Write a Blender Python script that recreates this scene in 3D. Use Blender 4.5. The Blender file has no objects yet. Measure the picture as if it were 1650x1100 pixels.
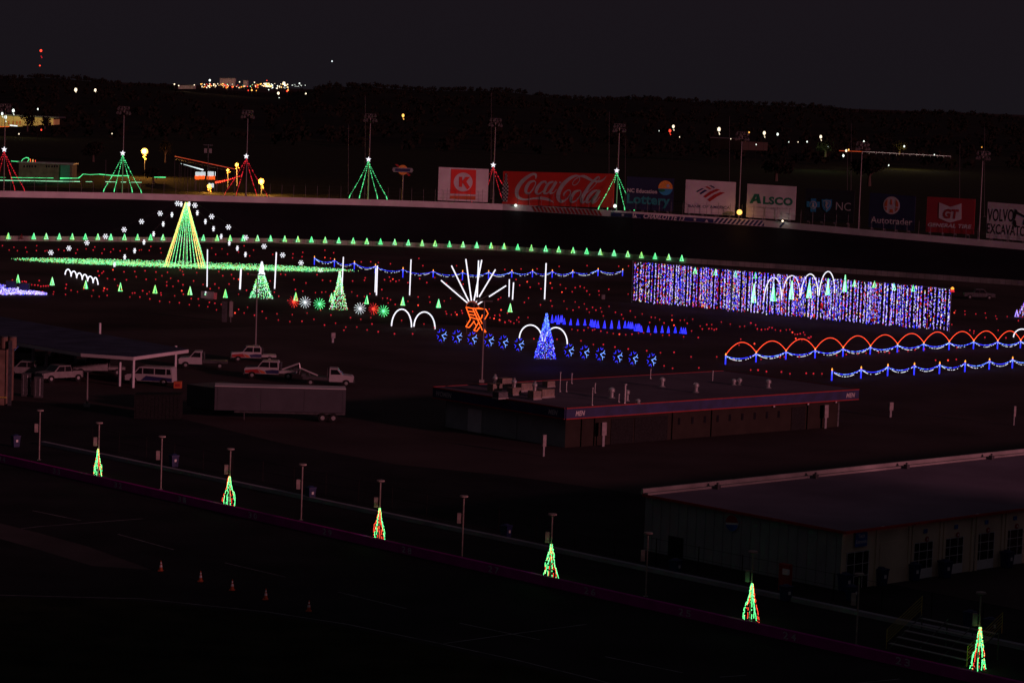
import bpy, math, random
from math import radians as R_, sin, cos, pi, sqrt
from mathutils import Vector as V, Matrix
rnd = random.Random(7)
S = bpy.context.scene
# ---------------------------------------------------------------- camera
FPX, CH, HY, HS = 4350.0, 34.0, 150.0, 0.036
ROLL = math.atan(HS); PITCH = math.atan((550-HY)*cos(ROLL)/FPX)
Fw = V((0, cos(PITCH), -sin(PITCH))); R0 = V((1, 0, 0)); U0 = V((0, sin(PITCH), cos(PITCH)))
CR = R0*cos(ROLL)+U0*sin(ROLL); CU = U0*cos(ROLL)-R0*sin(ROLL)
cam = bpy.data.cameras.new('camera'); co = bpy.data.objects.new('camera', cam)
S.collection.objects.link(co)
m = Matrix.Identity(4)
for i in range(3):
    m[i][0], m[i][1], m[i][2] = CR[i], CU[i], -Fw[i]
m[2][3] = CH
co.matrix_world = m
cam.sensor_width = 36; cam.lens = 36*FPX/1650; cam.clip_end = 30000; cam.clip_start = 1
S.camera = co
# ---------------------------------------------------------------- sky
w = bpy.data.worlds.new('World'); S.world = w; w.use_nodes = True
nt = w.node_tree; bg = nt.nodes['Background']
tc = nt.nodes.new('ShaderNodeTexCoord'); sx = nt.nodes.new('ShaderNodeSeparateXYZ')
cr = nt.nodes.new('ShaderNodeValToRGB')
nt.links.new(tc.outputs['Generated'], sx.inputs[0]); nt.links.new(sx.outputs['Z'], cr.inputs[0])
cr.color_ramp.elements[0].position = 0.0; cr.color_ramp.elements[0].color = (.0084, .0067, .0092, 1)
cr.color_ramp.elements[1].position = 0.06; cr.color_ramp.elements[1].color = (.0098, .0069, .0098, 1)
e3 = cr.color_ramp.elements.new(0.6); e3.color = (.024, .020, .025, 1)
nt.links.new(cr.outputs[0], bg.inputs[0]); bg.inputs[1].default_value = 1.0
# ---------------------------------------------------------------- last light of dusk (low reddish source behind on the right)
SAZ, SEL = V((.775, -.632)).normalized(), R_(10.5)
sd = bpy.data.lights.new('dusk_light', 'SUN'); sd.energy = 1.12; sd.color = (1, .34, .42); sd.angle = R_(2.2)
so = bpy.data.objects.new('dusk_light', sd); S.collection.objects.link(so)
SL = V((SAZ.x*cos(SEL), SAZ.y*cos(SEL), sin(SEL)))
so.rotation_euler = SL.to_track_quat('Z', 'Y').to_euler()
S.view_settings.view_transform = 'Standard'; S.view_settings.look = 'None'
S.view_settings.exposure = 0.0; S.view_settings.gamma = 1.0
S.cycles.use_denoising = True
S.cycles.max_bounces = 4
# ---------------------------------------------------------------- photo pixel (1650x1100) -> world
CP = V((0, 0, CH))
def ray(px, py): return Fw*FPX + CR*(px-825) - CU*(py-550)
def G(px, py, z=0.0):
    d = ray(px, py); t = (z-CH)/d.z; return CP+d*t
def P(px, py, D):
    d = ray(px, py); return CP+d*(D/d.y)
def hor(px): return HY+HS*(px-825)
def interp(x, pts):
    if x <= pts[0][0]: a, b = pts[0], pts[1]
    elif x >= pts[-1][0]: a, b = pts[-2], pts[-1]
    else:
        for a, b in zip(pts, pts[1:]):
            if a[0] <= x <= b[0]: break
    return a[1]+(b[1]-a[1])*(x-a[0])/(b[0]-a[0])
def vpdir(x):
    d = ray(x, hor(x)); return V((d.x, d.y, 0)).normalized()
D1 = vpdir(-3250); D2 = vpdir(5500)          # pit wall direction (away left), cross direction (away right)
Z = V((0, 0, 1))
# ---------------------------------------------------------------- materials
def mat(name, col, rough=.8, metal=0., noise=None, spec=.5, ns=6., amt=.35):
    m = bpy.data.materials.new(name); m.use_nodes = True; n = m.node_tree; b = n.nodes['Principled BSDF']
    b.inputs['Base Color'].default_value = (*col, 1); b.inputs['Roughness'].default_value = rough
    b.inputs['Metallic'].default_value = metal; b.inputs['Specular IOR Level'].default_value = spec if rough < .74 else .06
    t = n.nodes.new('ShaderNodeTexNoise'); t.inputs['Scale'].default_value = ns; t.inputs['Detail'].default_value = 5
    tcn = n.nodes.new('ShaderNodeTexCoord'); n.links.new(tcn.outputs['Object'], t.inputs['Vector'])
    c = n.nodes.new('ShaderNodeValToRGB'); lo = 1-amt; hi = 1+amt
    c.color_ramp.elements[0].position = .3; c.color_ramp.elements[1].position = .72
    c2 = noise or col
    c.color_ramp.elements[0].color = (*[min(1, v*lo) for v in col], 1); c.color_ramp.elements[1].color = (*[min(1, v*hi) for v in c2], 1)
    n.links.new(t.outputs['Fac'], c.inputs[0]); n.links.new(c.outputs[0], b.inputs['Base Color'])
    return m
def em(name, col, st=1.0, base=None):
    m = bpy.data.materials.new(name); m.use_nodes = True; n = m.node_tree; b = n.nodes['Principled BSDF']
    b.inputs['Base Color'].default_value = (*(base or col), 1)
    b.inputs['Emission Color'].default_value = (*col, 1); b.inputs['Emission Strength'].default_value = st
    m.cycles.emission_sampling = 'NONE'
    return m
asphalt = mat('asphalt', (.05, .05, .052), .85, ns=.15, amt=.3)
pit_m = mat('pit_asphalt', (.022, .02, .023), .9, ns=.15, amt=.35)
track_m = mat('track_asphalt', (.010, .0095, .013), .75, ns=.08, amt=.3)
apron = mat('concrete_apron', (.07, .058, .06), .85, ns=.2, amt=.25)
lot_m = mat('worn_lot_asphalt', (.058, .043, .044), .9, ns=.09, amt=.25)
grass_m = mat('grass', (.012, .014, .008), 1, noise=(.022, .022, .012), ns=.3)
dirt = mat('infield_grass', (.030, .024, .023), 1, noise=(.050, .037, .035), ns=.05)
hill_m = mat('woodland_floor', (.012, .011, .008), 1, ns=.01)
leaf_m = mat('dark_foliage', (.012, .011, .008), 1, ns=.2)
bark = mat('bark', (.08, .06, .05), 1)
conc = mat('painted_concrete', (.55, .52, .53), .8, ns=.25, amt=.16)
conc2 = mat('old_concrete', (.30, .28, .27), .85, ns=.4, amt=.3)
white = mat('white_paint', (.72, .72, .72), .5, ns=2, amt=.08)
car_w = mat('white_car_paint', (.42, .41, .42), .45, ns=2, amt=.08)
car_g = mat('shaded_car_paint', (.20, .19, .19), .55, ns=2, amt=.2)  # white car paint, its colour darkened for the shade under the carport
trail_m = mat('shaded_trailer_skin', (.05, .052, .062), .6, ns=.8, amt=.15)  # pale trailer skin with the shade on it put into the colour
offwhite = mat('dull_white_panel', (.55, .55, .57), .6, ns=1.2, amt=.12)
grey = mat('grey_metal', (.30, .30, .31), .5, .4, ns=3, amt=.15)
dgrey = mat('dark_metal', (.08, .08, .085), .5, .3, ns=3)
steel = mat('galvanised_steel', (.8, .8, .8), .22, .7, ns=4, amt=.1)
cab_m = mat('weathered_white_paint', (.30, .27, .27), .8, ns=2)
tan3 = mat('tan_render', (.20, .13, .10), .8, ns=1)
pit_pole = mat('pale_post_paint', (.36, .30, .28), .8, ns=2)
pole_m = mat('pole_metal', (.15, .14, .14), .5, .3, ns=2, amt=.15)
black = mat('black_rubber', (.02, .02, .02), .8)
glass = mat('dark_glass', (.012, .012, .016), .08, ns=1)
navy = mat('navy_paint', (.016, .02, .09), .6, ns=1)
navy_b = mat('navy_banner', (.012, .018, .06), .7, ns=.3, amt=.1)
dark_b = mat('black_banner', (.012, .014, .022), .7, ns=.3, amt=.1)
red = mat('red_paint', (.33, .018, .018), .6, ns=1, amt=.15)
red_b = mat('red_banner', (.68, .03, .02), .7, ns=.3, amt=.12)
red2_b = mat('deep_red_banner', (.30, .02, .03), .7, ns=.3, amt=.12)
blue_p = mat('blue_paint', (.03, .12, .45), .6, ns=1)
lblue = mat('light_blue_print', (.03, .30, .55), .7)
teal = mat('teal_print', (.02, .26, .26), .7)
green_p = mat('green_print', (.01, .16, .09), .7)
orange_p = mat('orange_paint', (.5, .10, .03), .7, ns=1, amt=.12)
sun_p = mat('amber_print', (.75, .30, .05), .7)
yel_p = mat('yellow_paint', (.45, .36, .06), .7)
barrier_m = mat('whitewashed_concrete', (.26, .26, .30), .8, ns=.4, amt=.2)
magenta = mat('magenta_wall_paint', (.36, .01, .25), .8, ns=.6, amt=.2)
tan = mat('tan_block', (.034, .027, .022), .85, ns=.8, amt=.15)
roof2_m = mat('garage_roof_membrane', (.17, .135, .18), .9, ns=.12, amt=.25)
tan_ac = mat('tan_metal_casing', (.26, .20, .15), .7, ns=2)
tan2 = mat('cream_metal_siding', (.72, .60, .44), .7, ns=.5, amt=.15)
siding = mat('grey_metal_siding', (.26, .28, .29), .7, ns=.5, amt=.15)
roof_m = mat('roof_membrane', (.12, .10, .13), .9, ns=.12, amt=.25)
roof_b = mat('blue_metal_roof', (.05, .06, .10), .75, ns=.3)
pav_m = mat('dark_pavilion_siding', (.09, .08, .06), .8, ns=.5)  # darker siding colour for the pavilion alone
binm = mat('blue_plastic', (.01, .02, .09), .6)
numw = mat('number_paint', (.45, .42, .46), .9)
lwhite = mat('faded_line_paint', (.17, .17, .18), .9, ns=.8, amt=.5)
E_white = em('white_led', (.86, .92, 1), 1.15)
E_flake = em('snowflake_led', (.75, .9, .92), 1.3)
E_green = em('green_led', (.09, .85, .28), 1.5)
E_green2 = em('bright_green_led', (.13, 1, .30), 2.4)
E_mint = em('mint_led', (.35, 1, .55), 1.5)
E_lime = em('yellow_green_led', (.42, .85, .18), 1.3)
E_yel = em('amber_led', (1, .62, .18), 1.4)
E_red = em('red_led', (1, .035, .035), 1.1)
E_redb = em('bright_red_led', (1, .06, .03), 1.7)
E_dot = em('red_marker_led', (.62, .015, .03), 1.0)
E_blue = em('blue_led', (.025, .035, 1), 1.5)
E_cyan = em('cool_blue_led', (.16, .35, 1), 1.7)
E_viol = em('violet_led', (.42, .30, 1), 1.35)
E_or = em('orange_led', (1, .13, .015), 1.6)
E_flame = em('flame_led', (1, .36, .04), 1.8)
E_sod = em('sodium_lamp', (1, .42, .06), 1.6)
E_sodw = em('sodium_core', (1, .50, .10), 2.0)
E_warm = em('warm_lamp', (1, .86, .6), 1.6)
E_cool = em('cool_lamp', (.85, 1, .9), 1.6)
# ---------------------------------------------------------------- mesh building
def tag(o, label=None, cat=None, group=None, kind=None):
    if label: o['label'] = label
    if cat: o['category'] = cat
    if group: o['group'] = group
    if kind: o['kind'] = kind
    return o
def empty(name, loc, rz=0.):
    o = bpy.data.objects.new(name, None); S.collection.objects.link(o)
    o.location = loc; o.rotation_euler = (0, 0, rz); o.empty_display_size = .2; return o
class MB:
    def __init__(s): s.v = []; s.f = []; s.mi = []; s.ms = []
    def m(s, mt):
        if mt not in s.ms: s.ms.append(mt)
        return s.ms.index(mt)
    def add(s, vs, fs, mt):
        k = len(s.v); i = s.m(mt); s.v += [tuple(p) for p in vs]
        for f in fs: s.f.append(tuple(a+k for a in f)); s.mi.append(i)
        return s
    def box(s, c, sx, sy, sz, mt, X=V((1, 0, 0)), Y=None, Zv=Z):
        # c = centre of the base
        if Y is None: Y = Zv.cross(X)
        c = V(c); vs = []
        for dz in (0, 1):
            for a, b in ((-1, -1), (1, -1), (1, 1), (-1, 1)):
                vs.append(c+X*(a*sx/2)+Y*(b*sy/2)+Zv*(dz*sz))
        return s.add(vs, [(3, 2, 1, 0), (4, 5, 6, 7), (0, 1, 5, 4), (1, 2, 6, 5), (2, 3, 7, 6), (3, 0, 4, 7)], mt)
    def tube(s, p, q, r, mt, n=6, r2=None, cap=True):
        p, q = V(p), V(q); d = (q-p)
        if d.length < 1e-6: return s
        d.normalize(); a = d.orthogonal().normalized(); b = d.cross(a); r2 = r if r2 is None else r2
        vs = [p+(a*cos(2*pi*i/n)+b*sin(2*pi*i/n))*r for i in range(n)]+[q+(a*cos(2*pi*i/n)+b*sin(2*pi*i/n))*r2 for i in range(n)]
        fs = [(i, (i+1) % n, n+(i+1) % n, n+i) for i in range(n)]
        if cap: fs += [tuple(range(n-1, -1, -1)), tuple(range(n, 2*n))]
        return s.add(vs, fs, mt)
    def path(s, pts, r, mt, n=5):
        for a, b in zip(pts, pts[1:]): s.tube(a, b, r, mt, n)
        return s
    def bulb(s, c, r, mt, sz=1.0):
        c = V(c)
        vs = [c+V(d)*r for d in ((1, 0, 0), (-1, 0, 0), (0, 1, 0), (0, -1, 0))]+[c+V((0, 0, r*sz)), c-V((0, 0, r*sz))]
        return s.add(vs, [(0, 2, 4), (2, 1, 4), (1, 3, 4), (3, 0, 4), (2, 0, 5), (1, 2, 5), (3, 1, 5), (0, 3, 5)], mt)
    def ball(s, c, r, mt, n=10, sz=1.0):
        c = V(c); vs = []; k = n//2
        for j in range(1, k):
            t = pi*j/k
            for i in range(n): vs.append(c+V((sin(t)*cos(2*pi*i/n)*r, sin(t)*sin(2*pi*i/n)*r, cos(t)*r*sz)))
        vs += [c+V((0, 0, r*sz)), c-V((0, 0, r*sz))]; T = len(vs)-2; fs = []
        for j in range(k-2):
            for i in range(n): fs.append((j*n+i, (j+1)*n+i, (j+1)*n+(i+1) % n, j*n+(i+1) % n))
        for i in range(n): fs.append((i, (i+1) % n, T)); fs.append(((k-2)*n+(i+1) % n, (k-2)*n+i, T+1))
        return s.add(vs, fs, mt)
    def prism(s, pts, up, mt):
        # pts world polygon, extruded by vector up
        n = len(pts); up = V(up); vs = [V(p) for p in pts]+[V(p)+up for p in pts]
        return s.add(vs, [tuple(range(n-1, -1, -1)), tuple(range(n, 2*n))]+[(i, (i+1) % n, n+(i+1) % n, n+i) for i in range(n)], mt)
    def quad(s, a, b, c, d, mt): return s.add([a, b, c, d], [(0, 1, 2, 3)], mt)
    def build(s, name, parent=None, loc=None, label=None, cat=None, group=None, kind=None, local=False, smooth=False):
        me = bpy.data.meshes.new(name)
        off = V((0, 0, 0))
        if not local:
            q_ = parent
            while q_ is not None: off += V(q_.location); q_ = q_.parent
            if parent is None and loc is not None: off = V(loc)
        me.from_pydata([(x-off.x, y-off.y, z-off.z) for x, y, z in s.v], [], s.f)
        for mt in s.ms: me.materials.append(mt)
        me.polygons.foreach_set('material_index', s.mi)
        if smooth: me.polygons.foreach_set('use_smooth', [True]*len(s.f))
        me.update()
        o = bpy.data.objects.new(name, me); S.collection.objects.link(o)
        if parent is not None: o.parent = parent
        elif loc is not None: o.location = loc
        return tag(o, label, cat, group, kind)
class Fr:
    """a drawing plane: origin, right, up, normal towards the viewer"""
    def __init__(s, O, Rv, U=Z):
        s.O = V(O); s.R = V(Rv).normalized(); s.U = V(U).normalized(); s.N = s.R.cross(s.U).normalized()
    def pt(s, u, v, h=0.): return s.O+s.R*u+s.U*v+s.N*h
    def px(s, x, y):
        d = ray(x, y); t = (s.O-CP).dot(s.N)/d.dot(s.N); q = CP+d*t-s.O
        return (q.dot(s.R), q.dot(s.U))
    def poly(s, mb, pts, mt, h0=0., h1=.03):
        a = sum(p[0]*q[1]-q[0]*p[1] for p, q in zip(pts, pts[1:]+pts[:1]))
        if a < 0: pts = pts[::-1]
        mb.prism([s.pt(u, v, h0) for u, v in pts], s.N*(h1-h0), mt)
    def disc(s, mb, c, r, mt, h0=0., h1=.03, a0=0., a1=2*pi, n=28, ry=None):
        ry = ry or r
        pts = [(c[0]+r*cos(a0+(a1-a0)*i/n), c[1]+ry*sin(a0+(a1-a0)*i/n)) for i in range(n if a1-a0 > 6.28 else n+1)]
        s.poly(mb, pts, mt, h0, h1)
    def stroke(s, mb, pts, mt, h):
        # pts (u, v, width); smooth ribbon
        P3 = [V((p[0], p[1], p[2])) for p in pts]; out = []
        for i in range(len(P3)-1):
            a = P3[max(i-1, 0)]; b = P3[i]; c = P3[i+1]; d = P3[min(i+2, len(P3)-1)]
            for k in range(6):
                t = k/6; out.append(.5*((2*b)+(c-a)*t+(2*a-5*b+4*c-d)*t*t+(3*b-a-3*c+d)*t**3))
        out.append(P3[-1]); vs = []
        for i, p in enumerate(out):
            q = out[min(i+1, len(out)-1)]-out[max(i-1, 0)]; q = V((q.x, q.y)); q = q.normalized() if q.length > 0 else V((1, 0))
            n = V((-q.y, q.x))*max(p.z, .02)/2
            vs += [s.pt(p.x+n.x, p.y+n.y, h), s.pt(p.x-n.x, p.y-n.y, h)]
        mb.add(vs, [(2*i, 2*i+1, 2*i+3, 2*i+2) for i in range(len(out)-1)], mt)
    def text(s, mb, txt, u0, v0, u1, v1, mt, h=.04, shear=0., bold=.0, tilt=0.):
        """text filling the box u0..u1, v0..v1 (cap height); tilt = rise of baseline"""
        vs, fs = glyphs(txt, bold)
        xs = [p[0] for p in vs]; x0, x1 = min(xs), max(xs); cap = CAPH
        if all(c.islower() for c in txt): cap = CAPH
        pts = []
        for x, y in vs:
            a = (x-x0)/(x1-x0); b = y/cap
            pts.append(s.pt(u0+(u1-u0)*a+shear*b*(v1-v0), v0+(v1-v0)*b+tilt*a, h))
        mb.add(pts, fs, mt)
CAPH = .7
_gc = {}
def glyphs(txt, bold=0.):
    k = (txt, bold)
    if k in _gc: return _gc[k]
    c = bpy.data.curves.new('t', 'FONT'); c.body = txt; c.size = 1; c.fill_mode = 'FRONT'; c.resolution_u = 3; c.offset = bold
    c.space_character = 1+bold*1.5
    o = bpy.data.objects.new('t', c); S.collection.objects.link(o)
    dg = bpy.context.evaluated_depsgraph_get(); me = bpy.data.meshes.new_from_object(o.evaluated_get(dg))
    vs = [(v.co.x, v.co.y) for v in me.vertices]; fs = [tuple(p.vertices) for p in me.polygons]
    bpy.data.objects.remove(o); bpy.data.curves.remove(c); bpy.data.meshes.remove(me)
    _gc[k] = (vs, fs); return _gc[k]
def copy_tree(o, parent=None):
    c = o.copy(); S.collection.objects.link(c)
    if parent is not None: c.parent = parent
    for ch in list(o.children): copy_tree(ch, c)
    return c
ORD = 'first second third fourth fifth sixth seventh eighth ninth tenth eleventh twelfth thirteenth fourteenth fifteenth sixteenth seventeenth eighteenth nineteenth twentieth'.split()
TENS = {2: 'twenty', 3: 'thirty', 4: 'forty', 5: 'fifty', 6: 'sixty'}
def nth(i):   # 0-based
    i += 1
    if i <= 20: return ORD[i-1]
    t, u = divmod(i, 10)
    return (TENS[t][:-1]+'ieth') if u == 0 else TENS[t]+'-'+ORD[u-1]
def lamp(name, loc, e, col, r=.3, parent=None):
    l = bpy.data.lights.new(name, 'POINT'); l.energy = e; l.color = col; l.shadow_soft_size = r
    o = bpy.data.objects.new(name, l); S.collection.objects.link(o); o.location = loc
    if parent is not None: o.parent = parent; o.location = V(loc)-V(parent.location)
    return o
# ================================================================ SETTING
# track walls
OW_TOP = [(-150, 303.5), (0, 307.5), (200, 311), (400, 316.5), (610, 321.7), (820, 329), (1020, 341), (1240, 355.5), (1430, 373), (1650, 392), (1800, 406)]
OW_D = [(-150, 566), (0, 577), (200, 588), (400, 594), (610, 600), (820, 602), (1020, 588), (1240, 581), (1430, 567), (1650, 553), (1800, 543)]
def ow(px, up=0.):      # point on the outer wall's top edge
    p = P(px, interp(px, OW_TOP), interp(px, OW_D)); p.z += up; return p
IW = [(-150, 386), (14, 388), (436, 391.5), (640, 397.5), (812, 404), (960, 413), (1098, 423.5), (1250, 433), (1450, 446.5), (1650, 460.5), (1800, 471)]
def iw(px): return G(px, interp(px, IW))
XS = list(range(-150, 1801, 30))
WH = 1.35
mb = MB(); mb.quad(V((-20000, -400, 0)), V((20000, -400, 0)), V((20000, 26000, 0)), V((-20000, 26000, 0)), dirt)
mb.build('ground', kind='structure')
mb = MB(); mb.quad(V((-3000, 760, .02)), V((3000, 760, .02)), V((3000, 2200, .02)), V((-3000, 2200, .02)), grass_m); mb.build('field', kind='structure')
# banked track
mb = MB(); vs = []; fs = []
for px in XS:
    a = iw(px); b = ow(px, -WH); vs += [V((a.x, a.y, .012))]
    for t in (.15, .4, .7, 1): vs.append(V((a.x+(b.x-a.x)*t, a.y+(b.y-a.y)*t, .012+(b.z-.012)*(t-.08*sin(pi*t)))))
for i in range(len(XS)-1):
    for k in range(4): a = i*5+k; fs.append((a, a+5, a+6, a+1))
mb.add(vs, fs, track_m); mb.build('track', kind='structure')
# embankment outside the wall
mb = MB(); vs = []; fs = []
for px in XS:
    b = ow(px, -WH); d = V((b.x, b.y, 0)).normalized()
    for k, z in ((.3, 0), (55, 0), (150, -b.z+.01)): vs.append(V((b.x+d.x*k, b.y+d.y*k, b.z+z)))
for i in range(len(XS)-1):
    for k in range(2): a = i*3+k; fs.append((a, a+3, a+4, a+1))
mb.add(vs, fs, grass_m); mb.build('embankment', kind='structure')
# outer wall with its painted graphics as parts
root = empty('outer_track_wall', ow(825, -WH)); tag(root, 'pale concrete retaining wall along the top of the banked track', 'wall')
mb = MB()
for a, b in zip(XS, XS[1:]):
    p, q = ow(a, -WH-.3), ow(b, -WH-.3); n = V((p.x, p.y, 0)).normalized()*.35
    mb.prism([p, q, q+n, p+n], Z*(WH+.3), conc)
mb.build('concrete_barrier', root)
def wallfr(xa, xb):
    p, q = ow(xa, -WH), ow(xb, -WH); return Fr(p, q-p, ((q-p).cross(Z)).cross(q-p)), (q-p).length
def wstripes(name, x0, x1, step, m1, sl, fade=False):
    mb = MB(); x = x0
    while x < x1:
        f, L = wallfr(x, x+step); w = L*(.55 if not fade else .55)
        f.poly(mb, [(0, .08), (w, .08), (w+sl, WH-.12), (sl, WH-.12)], m1, .02, .05); x += step
    mb.build(name, root)
wstripes('red_slash_graphic', 862, 972, 6.2, red, -.8)
wstripes('navy_slash_graphic', 1150, 1262, 7.0, navy, .9)
mb = MB()
x = 985
while x < 1150:
    f, L = wallfr(x, x+11.02); f.poly(mb, [(0, .05), (L, .05), (L, WH-.42), (0, WH-.42)], navy, .02, .05); x += 11
mb.build('navy_band_graphic', root)
mb = MB(); f, L = wallfr(1036, 1104)
f.text(mb, 'CHARLOTTE 13', .1, .14, L-.2, WH-.3, conc, .35, .28, .03)
for sx_ in (1004, 1120):
    f2, L2 = wallfr(sx_-4, sx_+4)
    for k, (cx, r) in enumerate(((L2/2, .42),)):
        st = [(cx+(r if j % 2 == 0 else r*.4)*sin(pi*j/5), .5+(r if j % 2 == 0 else r*.4)*cos(pi*j/5)) for j in range(10)]
        for j in range(10): f2.poly(mb, [(cx, .5), st[j], st[(j+1) % 10]], conc, .07, .09)
for sx_ in (1024, 1139):
    f2, L2 = wallfr(sx_-4, sx_+4); f2.poly(mb, [(L2/2-.4, .15), (L2/2+.4, .15), (L2/2, .75)], conc, .07, .09)
mb.build('wall_lettering', root)
# catch fence above the wall
root = empty('catch_fence', ow(825)); tag(root, 'dim wire catch fence of thin posts on the outer track wall', 'fence')
n = 0; wires = MB()
for px in range(-40, 1700, 19):
    p = ow(px); n1 = V((p.x, p.y, 0)).normalized()*.2; p = p+n1
    m1 = MB(); m1.tube(p, p+Z*2.6, .035, dgrey, 5).tube(p+Z*2.6, p+Z*3.1-n1*2, .03, dgrey, 5); m1.build('fence_post', root)
    q = ow(px+19)+n1
    for h in (.9, 1.8, 2.6): wires.tube(p+Z*h, q+Z*h, .012, dgrey, 3)
wires.build('wire', root)
# inner wall
root = empty('inner_track_wall', iw(825)); tag(root, 'low dim wall of concrete blocks along the inside of the track', 'wall')
mb = MB()
for a in range(-150, 1800, 10):
    p, q = iw(a+.15), iw(a+9.85); n1 = V((p.x, p.y, 0)).normalized()*.4
    mb.prism([p, q, q+n1, p+n1], Z*1.0, conc2)
mb.build('concrete_barrier', root)
# hills
SK = [(-400, 7), (0, 4.5), (250, 4), (330, -2), (450, -3), (520, 8), (700, 11), (825, 13), (1000, 8), (1150, 6.5), (1300, 4), (1500, 2), (1650, 1), (2100, 3)]
def tz(px, D):
    t = min(1, max(0, (D-1400)/(5000-1400))); t = t*t*(3-2*t)
    top = CH+interp(px, SK)*5000/FPX-15+5*sin(px*.019)*sin(px*.0071+1)
    z = t*top
    if D > 5000: z = top*(1-.3*(D-5000)/3000)
    return z + (2.5*sin(D*.004+px*.01) if D > 1600 else 0)*min(1, (D-1400)/900.)
def hitT(px, py, up=0.):
    D = 1400.; best = None
    while D < 7000:
        p = P(px, py, D)
        if p.z <= tz(px, D)+up: return p
        D += 15
    return P(px, py, 5600)
mb = MB(); vs = []; fs = []; PX = list(range(-700, 2400, 40)); DD = [1400+i*170 for i in range(38)]
for px in PX:
    d = ray(px, hor(px)); d = V((d.x, d.y, 0))/d.y
    for D in DD: vs.append(V((d.x*D, D, tz(px, D)-.4)))
nD = len(DD)
for i in range(len(PX)-1):
    for j in range(nD-1): a = i*nD+j; fs.append((a, a+nD, a+nD+1, a+1))
mb.add(vs, fs, hill_m); mb.build('hills', kind='structure')
# far-off wood on the hills (one mass), clumps of leaf faces
def crown(mb, c, r, h, mt, n=26, q=.42):
    for _ in range(n):
        d = V((rnd.gauss(0, 1), rnd.gauss(0, 1), rnd.gauss(0, 1))).normalized()*(rnd.random()**.4)
        p = V(c)+V((d.x*r, d.y*r, d.z*h)); a = V((rnd.uniform(-1, 1), rnd.uniform(-1, 1), rnd.uniform(-1, 1))).normalized(); b = a.orthogonal().normalized()
        s = r*q*rnd.uniform(.6, 1.3); mb.add([p+a*s, p+b*s, p-a*s*.8, p-b*s*1.1], [(0, 1, 2, 3)], mt)
mb = MB()
for i in range(2300):
    px = rnd.uniform(-300, 2000)
    D = rnd.choice((rnd.uniform(1500, 3200), rnd.uniform(3000, 5200), rnd.uniform(4700, 5200)))
    if 285 < px < 505 and D > 3000: 
        if rnd.random() < .85: continue
    d = ray(px, hor(px)); d = V((d.x, d.y, 0))/d.y
    h = rnd.uniform(3.2, 5.6)*(1.25 if rnd.random() < .08 else 1); z = tz(px, D)
    crown(mb, (d.x*D, D, z+h*.8), h*.9, h*.8, leaf_m, 26, .34)
mb.build('wood', label='dark wooded ridge below the night sky', kind='stuff')
# infield service road, lots, pit lane surfaces
def strip(name, pts, z, mt):
    mb = MB(); mb.add([V((p.x, p.y, z)) for p in pts], [tuple(range(len(pts)))], mt); return mb.build(name, kind='structure')
strip('paddock_pavement', [G(-700, 560), G(640, 520), G(2400, 600), G(2600, 1600), G(-2000, 780)], .006, lot_m)
pw0, pw1 = G(0, 745), G(1230, 1023.6)
PD = (pw1-pw0); PD.z = 0; PD.normalize(); PN = V((PD.y, -PD.x, 0))
if PN.y > 0: PN = -PN                 # towards the stands
pit0 = pw0-PD*260; pit1 = pw0+PD*260
strip('pit_lane', [pit0, pit1, pit1+PN*34, pit0+PN*34], .016, pit_m)
strip('front_track', [pit0+PN*40, pit1+PN*40, pit1+PN*75, pit0+PN*75], .018, track_m)
strip('grass_verge', [pit0+PN*33.9, pit1+PN*33.9, pit1+PN*41, pit0+PN*41], .011, grass_m)
strip('shade_dark_apron', [pit0, pit0-PN*60]+[G(*q_, .013) for q_ in ((-60, 640), (180, 655), (300, 676), (460, 715), (640, 748), (820, 766), (1040, 797))]+[G(1230, 900), G(1660, 985), pit1-PN*16, pit1], .013, pit_m)  # darker asphalt cut along the shadow line; its colour stands in for shade
# ground markings (painted lines, concrete patch, faded grass)
def gline(mb, pts, w, z, mt):
    for a, b in zip(pts, pts[1:]):
        p, q = G(*a, z), G(*b, z); d = (q-p).normalized(); n = V((-d.y, d.x, 0))*w/2
        mb.quad(p-n, q-n, q+n, p+n, mt)
mb = MB()
for pts in ([(-60, 862), (60, 848), (230, 835)], [(190, 860), (280, 885)], [(362, 906), (460, 929)], [(545, 953), (655, 980)], [(715, 1036), (830, 1020), (945, 1005)],
            [(740, 1003), (870, 1030)], [(975, 1057), (1100, 1083)], [(1160, 1090), (1202, 1087)], [(52, 822), (130, 838)], [(1380, 1100), (1450, 1093)]):
    gline(mb, pts, .16, .022, lwhite)
mb.build('lane_line', kind='structure')
mb = MB(); gline(mb, [(-60, 957), (0, 958), (230, 964), (430, 985), (560, 1005), (700, 1034), (830, 1062), (960, 1094), (1000, 1105)], .18, .026, lwhite)
mb.build('track_edge_line', kind='structure')
strip('concrete_patch', [G(*p) for p in [(-60, 832), (0, 843), (60, 858), (140, 880), (245, 918), (150, 912), (60, 885), (0, 868), (-60, 858)]], .024, apron)
strip('grass_patch', [G(*p) for p in [(-300, 972), (0, 962), (230, 968), (430, 990), (560, 1011), (700, 1041), (830, 1070), (980, 1108), (1100, 1300), (-700, 1300)]], .023, grass_m)
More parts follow.
